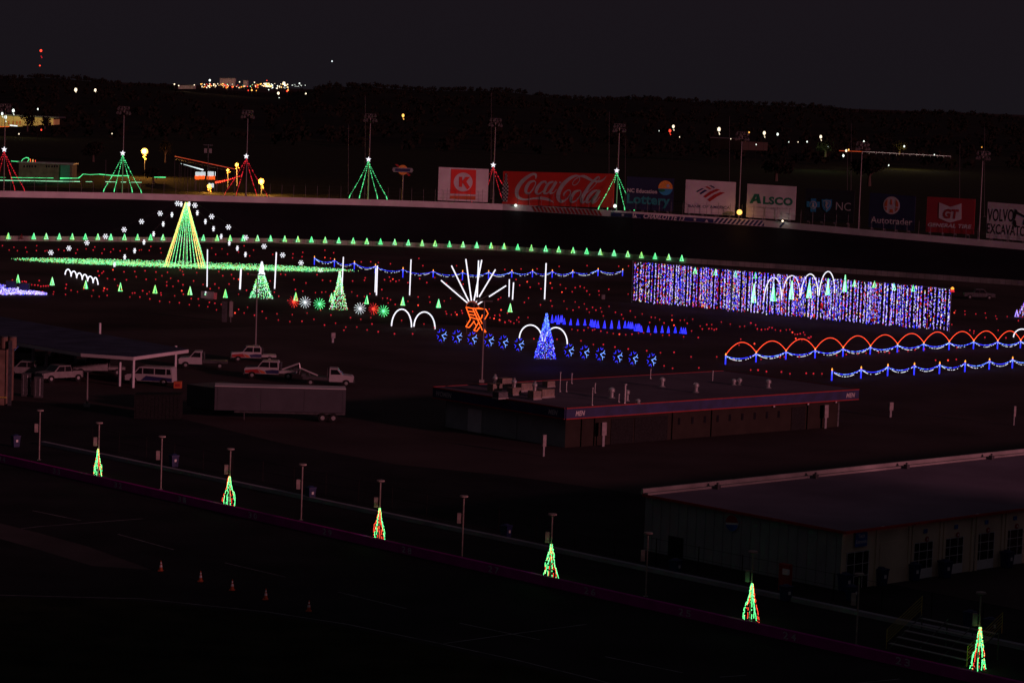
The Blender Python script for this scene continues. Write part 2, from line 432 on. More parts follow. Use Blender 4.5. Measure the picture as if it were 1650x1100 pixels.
# ---------------------------------------------------------------- pit wall with painted numbers
root = empty('pit_wall', pw0+PD*60); tag(root, 'low magenta pit wall with faded white stall numbers', 'wall')
mb = MB(); a, b = pit0, pit1; mb.prism([a, b, b-PN*.35, a-PN*.35], Z*.68, magenta); mb.build('wall_body', root)
pf = Fr(pw0, PD if PD.x > 0 else -PD); assert pf.N.y < 0
for k, (x, y) in enumerate([(1455, 1065), (1272, 1028), (1103, 992), (950, 960), (795, 925), (655, 893), (527, 863), (407, 835), (293, 809), (190, 785), (91, 763), (3, 742)]):
    u, v = pf.px(x, y+3); mb = MB(); t = str(23+k)
    pf.text(mb, t[0], u-.55, .13, u-.12, .58, numw, .01, 0, .02); pf.text(mb, t[1], u+.12, .13, u+.55, .58, numw, .01, 0, .02)
    mb.build('stall_number', root)
# low grey wall behind the pit boxes
BAR0 = G(125, 729)
a0, b0 = G(125, 729), G(1240, 962); gd = (b0-a0); gd.z = 0; gd.normalize(); gn = V((-gd.y, gd.x, 0)); gn = gn if gn.y > 0 else -gn
mb = MB(); mb.prism([a0-gd*6, b0+gd*80, b0+gd*80+gn*.5, a0-gd*6+gn*.5], Z*.32, barrier_m)
mb.build('pit_box_barrier', label='long low grey concrete barrier behind the pit boxes', cat='wall')
# ---------------------------------------------------------------- pit lamp posts and their light trees
POLES = [(63, 745, 660, 0), (158, 771, 680, 1), (259, 793, 702, 0), (369, 822, 722, 1), (485, 843, 747, 0), (610, 879, 773, 1), (744, 905, 798, 0), (886, 940, 827, 1),
         (1040, 968, 857, 0), (1208, 1008, 887, 1), (1379, 1048, 923, 0), (1574, 1086, 953, 1)]
for k, (px, py, ty, tr) in enumerate(POLES):
    b = P(px, py, G(px, py).y+1.7); b.z = 0
    D = b.y; top = P(px+2.5, ty, D).z
    root = empty('pit_lamp_post', b)
    tag(root, f'slim pit lamp post with flat disc head and speaker box, {nth(k)} from the left', 'lamp post', 'lamp posts along the pit wall')
    mb = MB(); mb.tube(b, b+Z*(top-.1), .055, pit_pole, 8).box(b, .3, .3, .04, grey); mb.build('pole', root)
    mb = MB(); mb.tube(b+Z*(top-.1), b+Z*top, .32, pit_pole, 14, .30).tube(b+Z*(top-.2), b+Z*(top-.1), .09, pole_m, 8, .28); mb.build('lamp_head', root)
    h = top*.72
    mb = MB(); mb.box(b+V((-.3, 0, h-.75)), .28, .28, .75, pit_pole).tube(b+Z*(h-.1), b+V((-.3, 0, h-.1)), .03, pole_m, 6).tube(b+Z*(h-.7), b+V((-.5, 0, h-.7)), .02, pole_m, 6)
    mb.build('speaker_box', root)
    if tr:
        # cone of rope lights hung on the post
        tip = {158: 722, 369: 766, 610: 817, 886: 875, 1208: 938, 1574: 1008}[px]; H = P(px+1, tip, D).z
        c = b-V((0, .35, 0))
        lt = empty('rope_light_tree', c)
        tag(lt, f'narrow green and red rope light tree on a pit post, {nth(k//2)} from the left', 'light tree', 'rope light trees along the pit wall')
        hb = P(px, py, c.y).z; r = {158: .30, 369: .50, 610: .42, 886: .48, 1208: .46, 1574: .38}[px]
        ng = 10
        for j in range(ng):
            mb = MB(); an = 2*pi*j/ng+px; isr = (j % 3 != 0) if px == 610 else (j in (1, 4, 7, 8)); mt = E_redb if isr else E_green2
            kink = rnd.uniform(.35, .6); pts = []
            for q in range(27):
                t = q/26; rr = r*(t**.9)*(1+.16*sin(t*9+j))+(.07 if t > kink else 0)+.05
                pts.append(c+V((cos(an)*rr+rnd.uniform(-.02, .02), sin(an)*rr, hb+(H-hb)*(1-t)+(0))))
            for p, q in zip(pts, pts[1:]):
                if rnd.random() < (.62 if isr else .80): mb.tube(p, p+(q-p)*.8, .025 if isr else .024, mt, 5)
            mb.build('light_strand', lt)
        mb = MB(); mb.tube(c+Z*.05, c+Z*H, .025, grey, 5)
        for q in range(8): an = q*pi/4; mb.tube(c+V((cos(an)*r, sin(an)*r, .12)), c+V((cos(an+pi/4)*r, sin(an+pi/4)*r, .12)), .015, dgrey, 4)
        mb.build('centre_mast', lt)
        lamp('tree_glow', c+PN*1.3+Z*1.1, 5, (.15, 1, .22), .4, lt)
# ---------------------------------------------------------------- traffic cones
cone = empty('traffic_cone', (0, 0, 0)); 
mb = MB(); mb.box((0, 0, 0), .38, .38, .04, orange_p).tube((0, 0, .04), (0, 0, .27), .14, orange_p, 12, .105); 
mb.tube((0, 0, .42), (0, 0, .50), .078, orange_p, 12, .064).tube((0, 0, .62), (0, 0, .72), .045, orange_p, 12, .03); mb.build('cone_body', cone, local=True)
mb = MB(); mb.tube((0, 0, .27), (0, 0, .42), .107, white, 12, .08).tube((0, 0, .50), (0, 0, .62), .066, white, 12, .047); mb.build('reflective_band', cone, local=True)
for k, (x, y) in enumerate([(259, 919), (323, 936), (374, 950), (428, 965), (497.5, 984)]):
    o = cone if k == 0 else copy_tree(cone)
    o.location = G(x, y, .03)
    tag(o, f'orange traffic cone with two white bands on the dark track, {nth(k)} from the left', 'traffic cone', 'traffic cones on the front track')
# ---------------------------------------------------------------- tall light masts with light-string trees
MAST = [(6, 307, 168, 'red', 241, (-26, 37)), (197, 312, 172, 'green', 247, (170, 228)), (396, 317, 178, 'red', 252, (365, 430)), (593, 322, 184, 'green', 257, (563, 621)),
        (794, 329, 191, 'red', 266, (764, 828)), (993, 339, 200, 'green', 275, (963, 1018)), (1190, 352, 213, None, 0, 0), (1383, 369, 229, None, 0, 0), (1577, 385, 244, None, 0, 0)]
for k, (px, py, ty, col, star, sp) in enumerate(MAST):
    b = ow(px, -WH); n1 = V((b.x, b.y, 0)).normalized()*1.3; b = b+n1; D = b.y
    top = P(px+3, ty, D).z
    root = empty('stadium_light_mast', b)
    tag(root, f'tall thin floodlight mast behind the outer track wall, {nth(k)} from the left', 'light mast', 'floodlight masts behind the far wall')
    mb = MB(); mb.tube(b, V((b.x, b.y, top)), .16, pole_m, 8, .09); mb.build('mast', root)
    for (zz, xs) in ((top, (-1.1, -.4, .4, 1.1)), (top-1.0, (-1.3, -.75, .75, 1.3))):
        arm = MB(); arm.tube(V((b.x-1.2, b.y, zz)), V((b.x+1.2, b.y, zz)), .05, pole_m, 6); arm.build('crossarm', root)
        for x in xs:
            q = V((b.x+x, b.y-.25, zz-.25+rnd.uniform(-.1, .1)))
            f = MB(); f.tube(q, q+V((rnd.uniform(-.15, .15), -.5, -.28)), .17, pole_m, 8, .30).tube(V((b.x+x, b.y, zz)), q, .04, pole_m, 5); f.build('floodlight', root)
    if col:
        s = P(px+.8, star, D-.4); mt = E_green if col == 'green' else E_dot
        lt = empty('light_string_tree', V((b.x, b.y, b.z)))
        tag(lt, f'{col} light string tree with white star hung on a tall mast, {nth(k)} from the left', 'light tree', 'light string trees on the far masts')
        st = MB(); f = Fr(s, V((1, 0, 0)))
        pts = [((.62 if j % 2 == 0 else .27)*sin(pi*j/5), (.62 if j % 2 == 0 else .27)*cos(pi*j/5)) for j in range(10)]
        for j in range(10): f.poly(st, [(0, 0), pts[j], pts[(j+1) % 10]], E_white, -.06, .06)
        st.build('star_topper', lt)
        x0, x1 = sp; cx = (x0+x1)/2; w = (x1-x0)/2*D/FPX; wall_z = b.z+WH+.05
        for (fx, fy) in ((-1, -.25), (-.48, .5), (.48, .5), (1, -.25), (-.45, -.6), (.5, -.6)):
            if (fx, fy) in ((-.45, -.6), (.5, -.6)) and col == 'red' and k != 4: pass
            e = V((b.x+w*fx, b.y+1.5*fy+.6, wall_z+.75)); g = V((b.x+w*fx*1.06, b.y+1.5*fy+.6, wall_z)); mb = MB()
            a = s-V((0, 0, .5)); N = 17
            for q in range(N):
                p0 = a.lerp(e, q/N); p1 = a.lerp(e, (q+rnd.uniform(.35, .85))/N); p0.z -= .3*sin(pi*q/N); p1.z -= .3*sin(pi*q/N)
                mb.tube(p0, p1, rnd.choice((.035, .05, .085)) if col == 'green' else rnd.choice((.03, .06, .10)), mt, 5)
            mb.tube(e, g, .09 if col == 'green' else .07, mt, 5)
            if fx not in (-.45, .5): mb.build('light_string', lt)
        if col == 'green':
            mb = MB(); mb.tube(V((b.x, b.y-.2, b.z)), V((b.x, b.y-.2, s.z-.4)), .055, em('dim_green_rope', (.02, .20, .06), .8) if 'dim_green_rope' not in bpy.data.materials else bpy.data.materials['dim_green_rope'], 5)
            mb.build('rope_light', lt)
# thin far poles rising behind the masts
for k, (x, y0, y1) in enumerate([(588, 155, 184), (561, 200, 245), (791, 150, 192), (981, 180, 206), (1007, 224, 240), (1175, 188, 222), (1371, 199, 243), (1586, 205, 247), (1546, 232, 248), (1365, 240, 262), (170, 258, 288)]):
    b = G(x, hor(x)+34*FPX/860.); t = P(x+.6, y0, b.y)
    mb = MB(); mb.tube(b, t, .11, dgrey, 6, .06).box(b, .8, .8, .2, dgrey); mb.build('flag_pole', loc=b, label=['thin bare pole just left of the second green light tree mast', 'short thin pole left of the middle green light tree', 'thin bare pole beside the fifth floodlight mast head', 'thin bare pole left of the sixth mast head', 'short thin pole under the sixth mast head', 'thin bare pole left of the seventh mast head', 'thin bare pole left of the eighth mast head', 'thin bare pole right of the ninth mast head', 'short thin pole left of the ninth mast head', 'short thin pole left of the eighth mast head', 'short pole between green neon building and green light tree'][k], cat='pole', group='thin poles beyond the track')
# ---------------------------------------------------------------- billboards
def board(tl, tr, br, bl, label, mt, dd=1.0):
    D0, D1_ = interp(bl[0], OW_D)+dd, interp(br[0], OW_D)+dd
    a, c = P(*bl, D0), P(*br, D1_); R = c-a; R.z = 0
    f = Fr(a, R); W = R.length; H = ((P(*tl, D0)-a).length+(P(*tr, D1_)-c).length)/2
    root = empty('billboard', a); tag(root, label, 'billboard', 'sponsor billboards behind the far wall')
    sl = (c.z-a.z)/W
    def q(u, v): return (u, v+sl*u)
    mb = MB(); f.poly(mb, [q(0, 0), q(W, 0), q(W, H), q(0, H)], mt, -.15, 0); mb.build('panel', root)
    for t in (.1, .37, .63, .9):
        mb = MB(); p = f.pt(W*t, sl*W*t, -.3); g = V((p.x, p.y, p.z-(a.z-(ow(bl[0], -WH).z))-1.4)); mb.tube(g, p+Z*(H*.95), .12, dgrey, 6); mb.build('post', root)
        mb = MB(); p = f.pt(W*t, sl*W*t-.25, .45); mb.box(p, .5, .3, .28, dgrey).tube(p, f.pt(W*t, sl*W*t-.2, -.2), .05, dgrey, 5); mb.build('sign_lamp', root)
    f.W, f.H, f.sl, f.root = W, H, sl, root
    # mapping photo px -> board (bilinear on corners)
    def mp(x, y):
        s_ = (x-bl[0])/(br[0]-bl[0]); t_ = .5
        for _ in range(4):
            yt = tl[1]+(tr[1]-tl[1])*s_; yb = bl[1]+(br[1]-bl[1])*s_; t_ = (yb-y)/(yb-yt)
            xl = bl[0]+(tl[0]-bl[0])*t_; xr = br[0]+(tr[0]-br[0])*t_; s_ = (x-xl)/(xr-xl)
        return (s_*W, t_*H+sl*s_*W)
    f.mp = mp
    return f
def Zm(f, ox, oy, s): return lambda x, y: f.mp(ox+x*s, oy+y*s)
# K
f = board((707.3, 269.4), (787.8, 272.5), (785.8, 326), (705.3, 322.7), 'white billboard with a big red K in a circle', conc)
z = Zm(f, 700, 250, 160/1650)
mb = MB(); f.poly(mb, [z(280, 232), z(695, 245), z(685, 655), z(262, 638)], red_b, .02, .05); mb.build('red_square', f.root)
mb = MB(); f.poly(mb, [z(258, 672), z(685, 682), z(680, 745), z(255, 725)], orange_p, .02, .05); mb.build('orange_bar', f.root)
mb = MB(); c = z(478, 448); r = (z(635, 448)[0]-z(322, 448)[0])/2; f.disc(mb, c, r, conc, .05, .06)
for pl in ([(412, 360), (465, 362), (460, 530), (410, 528)], [(465, 430), (520, 362), (592, 364), (530, 440), (592, 535), (545, 575), (480, 470), (465, 470)]):
    f.poly(mb, [z(*p) for p in pl], red_b, .09, .12)
mb.build('letter_emblem', f.root)
# cola
f = board((809.2, 273.6), (990.6, 282.7), (988, 334.8), (809, 329.4), 'long red billboard with white flowing script and chequered bottle', red_b)
z = Zm(f, 800, 265, 200/1650); sc = (z(1000, 300)[0]-z(500, 300)[0])/500
ST = [[(520, 185, 14), (522, 135, 30), (480, 122, 30), (400, 165, 42), (320, 240, 50), (272, 330, 54), (275, 410, 46), (320, 452, 30), (400, 465, 18), (500, 452, 20), (600, 448, 34), (690, 465, 34), (740, 490, 14), (770, 510, 5)],
      [(505, 212, 18), (440, 235, 34), (395, 310, 44), (395, 368, 34), (440, 378, 20), (490, 320, 14), (522, 245, 12), (500, 210, 14)],
      [(660, 255, 24), (655, 226, 20), (600, 240, 30), (545, 310, 42), (530, 370, 36), (570, 390, 18), (650, 330, 8)],
      [(760, 228, 20), (700, 250, 30), (655, 320, 36), (640, 380, 30), (690, 375, 16), (750, 290, 12), (790, 230, 14)],
      [(800, 228, 36), (740, 330, 34), (722, 380, 26), (765, 375, 10), (805, 330, 8)], [(838, 240, 18), (866, 243, 16)],
      [(1115, 165, 14), (1060, 158, 26), (980, 190, 40), (890, 270, 50), (835, 370, 54), (830, 450, 50), (870, 492, 38), (930, 470, 18), (985, 400, 12), (985, 350, 14), (945, 350, 14), (905, 390, 22), (900, 420, 16)],
      [(1060, 155, 12), (1105, 175, 10), (1110, 215, 8), (1075, 265, 10), (1030, 280, 10), (1018, 250, 8), (1050, 205, 10), (1095, 180, 10)],
      [(1110, 165, 14), (1170, 168, 34), (1230, 198, 34), (1290, 228, 24), (1370, 238, 26), (1430, 212, 14), (1465, 170, 5)],
      [(1110, 350, 14), (1050, 370, 36), (1003, 440, 42), (1002, 495, 30), (1050, 492, 16), (1110, 430, 12), (1130, 365, 12), (1100, 345, 14)],
      [(1372, 178, 12), (1340, 190, 24), (1250, 280, 34), (1190, 370, 42), (1142, 460, 46), (1150, 508, 30), (1200, 480, 10)], [(1374, 180, 10), (1372, 205, 10), (1300, 300, 8), (1200, 390, 8)],
      [(1350, 350, 16), (1290, 370, 32), (1225, 440, 38), (1205, 502, 32), (1250, 496, 16), (1320, 410, 12), (1358, 357, 12)],
      [(1378, 350, 34), (1315, 460, 38), (1282, 512, 26), (1325, 500, 10), (1380, 435, 7)]]
mb = MB()
for i, s_ in enumerate(ST): f.stroke(mb, [(*z(a, b), w*sc) for a, b, w in s_], conc, .012+.004*i)
mb.build('script_lettering', f.root)
mb = MB()
for r_ in range(16):
    y = 102+r_*24.5; t = (y-100)/390; hw = (14+8*t*2) if t < .22 else min(44, 18+(t-.22)*105); hw = hw if t < .55 else 44-(t > .8)*4
    for c_ in range(4):
        x0 = 120-r_*.9-hw+c_*hw/2; f.poly(mb, [z(x0, y), z(x0+hw/2, y), z(x0+hw/2, y+24), z(x0, y+24)], (conc, black)[(r_+c_) % 2], .02, .05)
mb.build('chequered_bottle', f.root)
# lottery
f = board((1009.3, 284), (1086.6, 288.3), (1084, 341), (1008.3, 337.3), 'dark teal billboard with pale and teal words and an orange sun disc', navy_b)
z = Zm(f, 1000, 275, 200/1650); mb = MB()
a, b = z(82, 282), z(485, 306); f.text(mb, 'NC Education', a[0], a[1], b[0], a[1]+(z(82, 232)[1]-a[1]), conc, .015, 0, .03, b[1]-a[1]-0)
mb.build('small_lettering', f.root)
mb = MB(); a, b = z(82, 425), z(655, 462); f.text(mb, 'Lottery', a[0], a[1], b[0], a[1]+(z(82, 305)[1]-a[1]), teal, .015, 0, .035, b[1]-a[1]); mb.build('large_lettering', f.root)
mb = MB(); c = z(598, 232); r = (z(695, 232)[0]-z(502, 232)[0])/2; f.disc(mb, c, r, sun_p, .03, .06, -.1, pi+.1); f.disc(mb, c, r, lblue, .03, .06, pi+.1, 2*pi-.1)
f.disc(mb, z(632, 205), r*.22, conc, .07, .09); f.disc(mb, z(550, 262), r*.5, green_p, .07, .09, ry=r*.22); mb.build('sun_disc', f.root)
# bank
f = board((1104.5, 289), (1184.8, 294), (1183.5, 347.5), (1103, 343), 'pale billboard with a striped red and navy flag mark above navy capitals', conc)
z = Zm(f, 1000, 275, 200/1650); mb = MB()
for m_, pl in ((navy, [(1000, 275), (1080, 232), (1105, 238), (1020, 285)]), (navy, [(1045, 300), (1115, 252), (1152, 262), (1065, 315)]),
               (red, [(1095, 345), (1180, 280), (1270, 242), (1320, 255), (1210, 305), (1130, 360)]), (red, [(1150, 385), (1240, 320), (1320, 285), (1385, 292), (1280, 345), (1185, 412)]),
               (red, [(1120, 215), (1145, 208), (1205, 240), (1185, 250)]), (navy, [(1175, 200), (1200, 196), (1255, 226), (1235, 232)])):
    f.poly(mb, [z(*p) for p in pl], m_, .03, .06)
mb.build('flag_mark', f.root)
mb = MB(); a, b = z(905, 486), z(1452, 512); f.text(mb, 'BANK OF AMERICA', a[0], a[1], b[0], a[1]+(z(905, 450)[1]-a[1]), navy, .015, 0, .012, b[1]-a[1]); mb.build('lettering', f.root)
# green on white
f = board((1204.5, 296), (1283.4, 300.9), (1280.7, 354.9), (1202, 350), 'pale billboard with heavy dark green capitals', conc)
z = Zm(f, 1195, 285, 200/1650); mb = MB()
a, b = z(285, 356), z(680, 380); f.text(mb, 'LSCO', a[0], a[1], b[0], a[1]+(z(285, 262)[1]-a[1]), green_p, .015, 0, .05, b[1]-a[1])
for pl in ([(105, 350), (175, 225), (235, 228), (262, 355), (212, 352), (200, 250), (150, 350)], [(150, 300), (215, 285), (250, 335), (240, 352), (200, 318), (140, 335)]): f.poly(mb, [z(*p) for p in pl], green_p, .03, .06)
mb.build('lettering', f.root)
mb = MB(); a, b = z(95, 402), z(665, 432); f.text(mb, 'Linen and Uniform Rental Services', a[0], a[1], b[0], a[1]+(z(95, 385)[1]-a[1]), grey, .015, 0, 0, b[1]-a[1]); mb.build('small_lettering', f.root)
# health
f = board((1298, 303), (1377, 308), (1375, 360), (1296, 355.5), 'black billboard with a blue cross, a blue shield and pale letters', dark_b)
z = Zm(f, 1195, 285, 200/1650); mb = MB()
f.poly(mb, [z(920, 285), z(990, 288), z(988, 465), z(915, 462)], lblue, .03, .06); f.poly(mb, [z(865, 322), z(1038, 332), z(1036, 405), z(865, 398)], lblue, .061, .09)
c = z(952, 372); r = (z(1000, 372)[0]-z(904, 372)[0])/2
for rr, mt_, h in ((r, conc, .10), (r*.8, lblue, .12)): f.disc(mb, c, rr, mt_, h-.02, h, n=20)
f.disc(mb, (c[0], c[1]+r*.3), r*.25, conc, .13, .15); f.poly(mb, [(c[0]-r*.5, c[1]-r*.5), (c[0]+r*.5, c[1]-r*.5), (c[0]+r*.2, c[1]+r*.1), (c[0]-r*.2, c[1]+r*.1)], conc, .13, .15)
mb.build('cross_emblem', f.root)
mb = MB(); f.poly(mb, [z(1065, 298), z(1100, 302), z(1132, 292), z(1168, 305), z(1202, 298), z(1196, 390), z(1170, 440), z(1130, 470), z(1088, 432), z(1070, 385)], lblue, .03, .06)
f.poly(mb, [z(1082, 318), z(1132, 310), z(1186, 320), z(1178, 390), z(1130, 448), z(1086, 380)], conc, .065, .08); f.poly(mb, [z(1090, 326), z(1132, 318), z(1178, 328), z(1170, 386), z(1130, 438), z(1094, 376)], lblue, .09, .10)
f.stroke(mb, [(*z(1118, 335), .3), (*z(1145, 350), .45), (*z(1125, 375), .4), (*z(1140, 415), .3)], conc, .13); mb.build('shield_emblem', f.root)
mb = MB(); a, b = z(1252, 440), z(1448, 455); f.text(mb, 'NC', a[0], a[1], b[0], a[1]+(z(1252, 332)[1]-a[1]), conc, .015, 0, -.005, b[1]-a[1]); mb.build('lettering', f.root)
# autotrader
f = board((1400.7, 310.8), (1476.8, 316), (1472.8, 372.5), (1399, 366), 'navy billboard with an orange round emblem above white lettering', navy_b)
z = Zm(f, 1390, 300, 260/1650); mb = MB(); c = z(297, 197); r = (z(384, 197)[0]-z(210, 197)[0])/2
f.disc(mb, c, r, conc, .03, .05)
for a0, a1 in ((-.9, .95), (2.15, 4.0)): f.disc(mb, c, r*.84, orange_p, .06, .08, a0, a1)
f.poly(mb, [z(285, 190), z(305, 190), z(302, 135), z(290, 135)], orange_p, .06, .08); f.poly(mb, [z(275, 270), z(315, 272), z(310, 235), z(282, 235)], orange_p, .06, .08)
f.poly(mb, [z(225, 205), z(370, 212), z(370, 222), z(225, 215)], conc, .09, .10); mb.build('round_emblem', f.root)
mb = MB(); a, b = z(82, 372), z(508, 400); f.text(mb, 'Autotrader', a[0], a[1], b[0], a[1]+(z(82, 308)[1]-a[1]), conc, .015, 0, .012, b[1]-a[1]); mb.build('lettering', f.root)
# tire
f = board((1493.3, 316.6), (1572.8, 321.5), (1568.8, 378), (1491.5, 373.5), 'deep red billboard with a white shield over slanted capitals', red2_b)
z = Zm(f, 1390, 300, 260/1650); mb = MB()
f.poly(mb, [z(782, 165), z(897, 212), z(897, 372), z(855, 360), z(778, 325)], conc, .03, .06); f.poly(mb, [z(897.5, 212), z(1015, 178), z(1012, 340), z(897.5, 372)], conc, .03, .06)
mb.build('shield', f.root); mb = MB()
a, b = z(815, 322), z(975, 330); f.text(mb, 'GT', a[0], a[1], b[0], a[1]+(z(815, 235)[1]-a[1]), red2_b, .09, .12, .05, b[1]-a[1]); mb.build('shield_letters', f.root)
mb = MB(); a, b = z(660, 410), z(1105, 434); f.text(mb, 'GENERAL TIRE', a[0], a[1], b[0], a[1]+(z(660, 372)[1]-a[1]), conc, .015, .25, .04, b[1]-a[1]); mb.build('lettering', f.root)
# excavator
f = board((1591.5, 326), (1690, 332.5), (1687, 391.5), (1588.8, 383), 'white billboard with tall black capitals and an excavator outline at the right edge', conc)
z = Zm(f, 1390, 300, 260/1650); mb = MB()
a, b = z(1275, 355), z(1545, 362); f.text(mb, 'VOLVO', a[0], a[1], b[0], a[1]+(z(1275, 232)[1]-a[1]), black, .015, 0, .012, b[1]-a[1])
a, b = z(1268, 480), z(1750, 520); f.text(mb, 'EXCAVATORS', a[0], a[1], b[0], a[1]+(z(1268, 380)[1]-a[1]), black, .015, 0, .012, b[1]-a[1]); mb.build('lettering', f.root)
mb = MB()
for pl in ([(1560, 235), (1575, 240), (1590, 265), (1700, 320), (1695, 345), (1600, 292), (1575, 285), (1560, 340), (1535, 330)], [(1545, 335), (1570, 355), (1575, 400), (1600, 410), (1560, 425), (1535, 385)], [(1650, 340), (1760, 350), (1760, 400), (1640, 395)]):
    f.poly(mb, [z(*p) for p in pl], black, .03, .045)
mb.build('excavator_outline', f.root)
# oval fuel sign on a pole
b = ow(647.5, -WH)+V((0, 2.2, 0)); D = b.y
root = empty('fuel_sign', b); tag(root, 'small oval fuel sign with a red arrow on a tall pole', 'sign')
mb = MB(); c = P(649, 274, D); mb.tube(b, V((b.x, b.y, c.z-.9)), .13, pole_m, 8); mb.build('pole', root)
f = Fr(c, V((1, 0, 0))); mb = MB(); k = D/FPX
f.disc(mb, (0, 0), 8*k, sun_p, 0, .12, n=20); mb.build('amber_disc', root)
mb = MB(); f.poly(mb, [(-15*k, -3.6*k), (15*k, -3.6*k), (17*k, 0), (15*k, 3.6*k), (-15*k, 3.6*k), (-17*k, 0)], grey, .13, .25); f.poly(mb, [(-12*k, -2.2*k), (12*k, -2.2*k), (12*k, 2*k), (-12*k, 2*k)], navy, .26, .3)
mb.build('name_panel', root)
mb = MB(); f.poly(mb, [(-13*k, 8.5*k), (-9*k, 9*k), (13*k, -8*k), (10*k, -9.5*k)], red, .02, .08) ; mb.build('red_arrow', root)
# small lamps on the wall
for k, (x, y, mt, r, lb) in enumerate([(831, 331, E_cool, .3, 'small white lamp on the wall below the red script billboard'), (991, 332, E_cool, .38, 'small white lamp at the foot of the third green light tree mast'), (1191.5, 342, E_sodw, .6, 'orange lamp between the bank and green lettered billboards'), (1261, 356, E_warm, .22, 'tiny pale lamp on the wall under the green lettered billboard')]):
    D = interp(x, OW_D)-.3; c = P(x, y, D); root = empty('wall_lamp', c); tag(root, lb, 'lamp', 'lamps on the outer wall')
    q = MB(); q.ball(c, r, mt, 10); q.build('bulb', root); q = MB(); q.tube(c-Z*r, V((c.x, c.y+.3, ow(x).z-.3)), .06, dgrey, 6); q.build('bracket', root)
    lamp('lamp_glow', c+V((0, -1, 0)), 60 if k == 2 else 12, (1, .5, .15) if k == 2 else (.9, 1, .85), .3, root)
# ================================================================ LIGHT DISPLAYS ON THE INFIELD
def top_at(base, px, py): return P(px, py, base.y).z
# ---- great tree of light strings
b = G(298, 430.5); H = top_at(b, 299.5, 326); Rr = 34*b.y/FPX
root = empty('giant_light_tree', b); tag(root, 'tallest green cone of light strings with amber bands on the infield', 'light tree')
NS = 30; apex = b+Z*H
def bulbs_line(mb, p, q, mts, step, r, jit=.03):
    n = max(2, int((q-p).length/step))
    for i in range(n):
        t = (i+.5)/n; c = p.lerp(q, t)+V((rnd.uniform(-jit, jit), rnd.uniform(-jit, jit), rnd.uniform(-jit, jit)))
        mb.bulb(c, r*rnd.uniform(.7, 1.25), rnd.choice(mts), 1.3)
for i in range(NS):
    an = 2*pi*i/NS-pi/2; front = sin(an) < .15
    off = cos(an); amber = any(abs(off-c) < .075 for c in (-.91, -.75, -.1, .1, .75, .91)) and sin(an) < 0
    foot = b+V((cos(an)*Rr, sin(an)*Rr*.9, 0)); a = apex+V((cos(an)*.22, sin(an)*.22, 0)); mb = MB()
    bulbs_line(mb, a, foot, [E_yel]*5+[E_lime] if amber else [E_green, E_green, E_mint, E_mint, E_lime], .12 if amber else .15, .085 if amber else .06)
    mb.build('light_string', root)
mb = MB(); mb.tube(b, apex, .12, grey, 8, .06); mb.build('centre_mast', root)
lamp('tree_glow', b+Z*4+V((0, -6, 0)), 150, (.4, 1, .4), 2, root)
# ---- flat net of green lights round its foot
root = empty('light_net', b); tag(root, 'wide flat green net of tiny lights spread around the giant tree', 'light net')
nx0, nx1 = G(28, 419.5), G(566, 438.5)
cx = (nx0+nx1)/2; ax = (nx1-nx0)/2; ay = 9.5
cnt = 0
for s_ in range(40):
    an = 2*pi*s_/40+.04; mb = MB()
    e = cx+ax*cos(an)+V((0, ay*sin(an), 0)); cc = V((b.x, b.y, 0))
    n = int((e-cc).length/.2)
    for i in range(n):
        t = (i+.5)/n; p = cc.lerp(e, t); sp_ = 1.5*t
        for _ in range(2 if t > .3 else 1):
            q = p+V((rnd.uniform(-sp_, sp_), rnd.uniform(-sp_, sp_)*.45, .3+rnd.uniform(-.06, .06)))
            mb.bulb(q, rnd.choice((.045, .06, .07)), rnd.choice((E_green, E_green, E_green, E_mint, E_mint, E_lime, E_lime, E_dot)), 1)
    mb.build('light_string', root)
mb = MB()
for s_ in range(20):
    an = 2*pi*s_/20; e = cx+ax*cos(an)*.98+V((0, ay*sin(an), 0)); mb.tube(e, e+Z*.4, .03, dgrey, 4)
mb.build('stakes', root)
# ---- purple net at the left edge
root = empty('light_net', G(-60, 470)); tag(root, 'violet and white net of lights cut by the left edge', 'light net')
c0, c1 = G(-200, 468.5), G(75, 475.5); mb = MB(); mb2 = MB()
for i in range(2600):
    x_ = 75-160*rnd.random()**1.1; yb_ = 476.5+.006*(75-x_); yt_ = 476-.2*(75-x_)
    q = G(x_, yb_+(yt_-yb_)*rnd.random()**1.3); q.z = .3+rnd.uniform(-.1, .1)
    (mb if rnd.random() < .5 else mb2).bulb(q, rnd.choice((.06, .08, .10)), rnd.choice((E_viol, E_viol, E_blue, E_white)), 1)
mb.build('light_string', root); mb2.build('light_string', root)
for k, (x, y) in enumerate([(18, 467), (39, 471)]):
    p = G(x, y); q = MB(); q.box(p, 1.5, 1.2, 1.4, navy, CR).box(p+Z*1.4, 1.55, 1.25, .06, dgrey); q.build('equipment_box', loc=p, label=['dark box behind the violet net under the first small tree', 'second dark box behind the violet net, the right one'][k], cat='box', group='boxes behind the violet net')
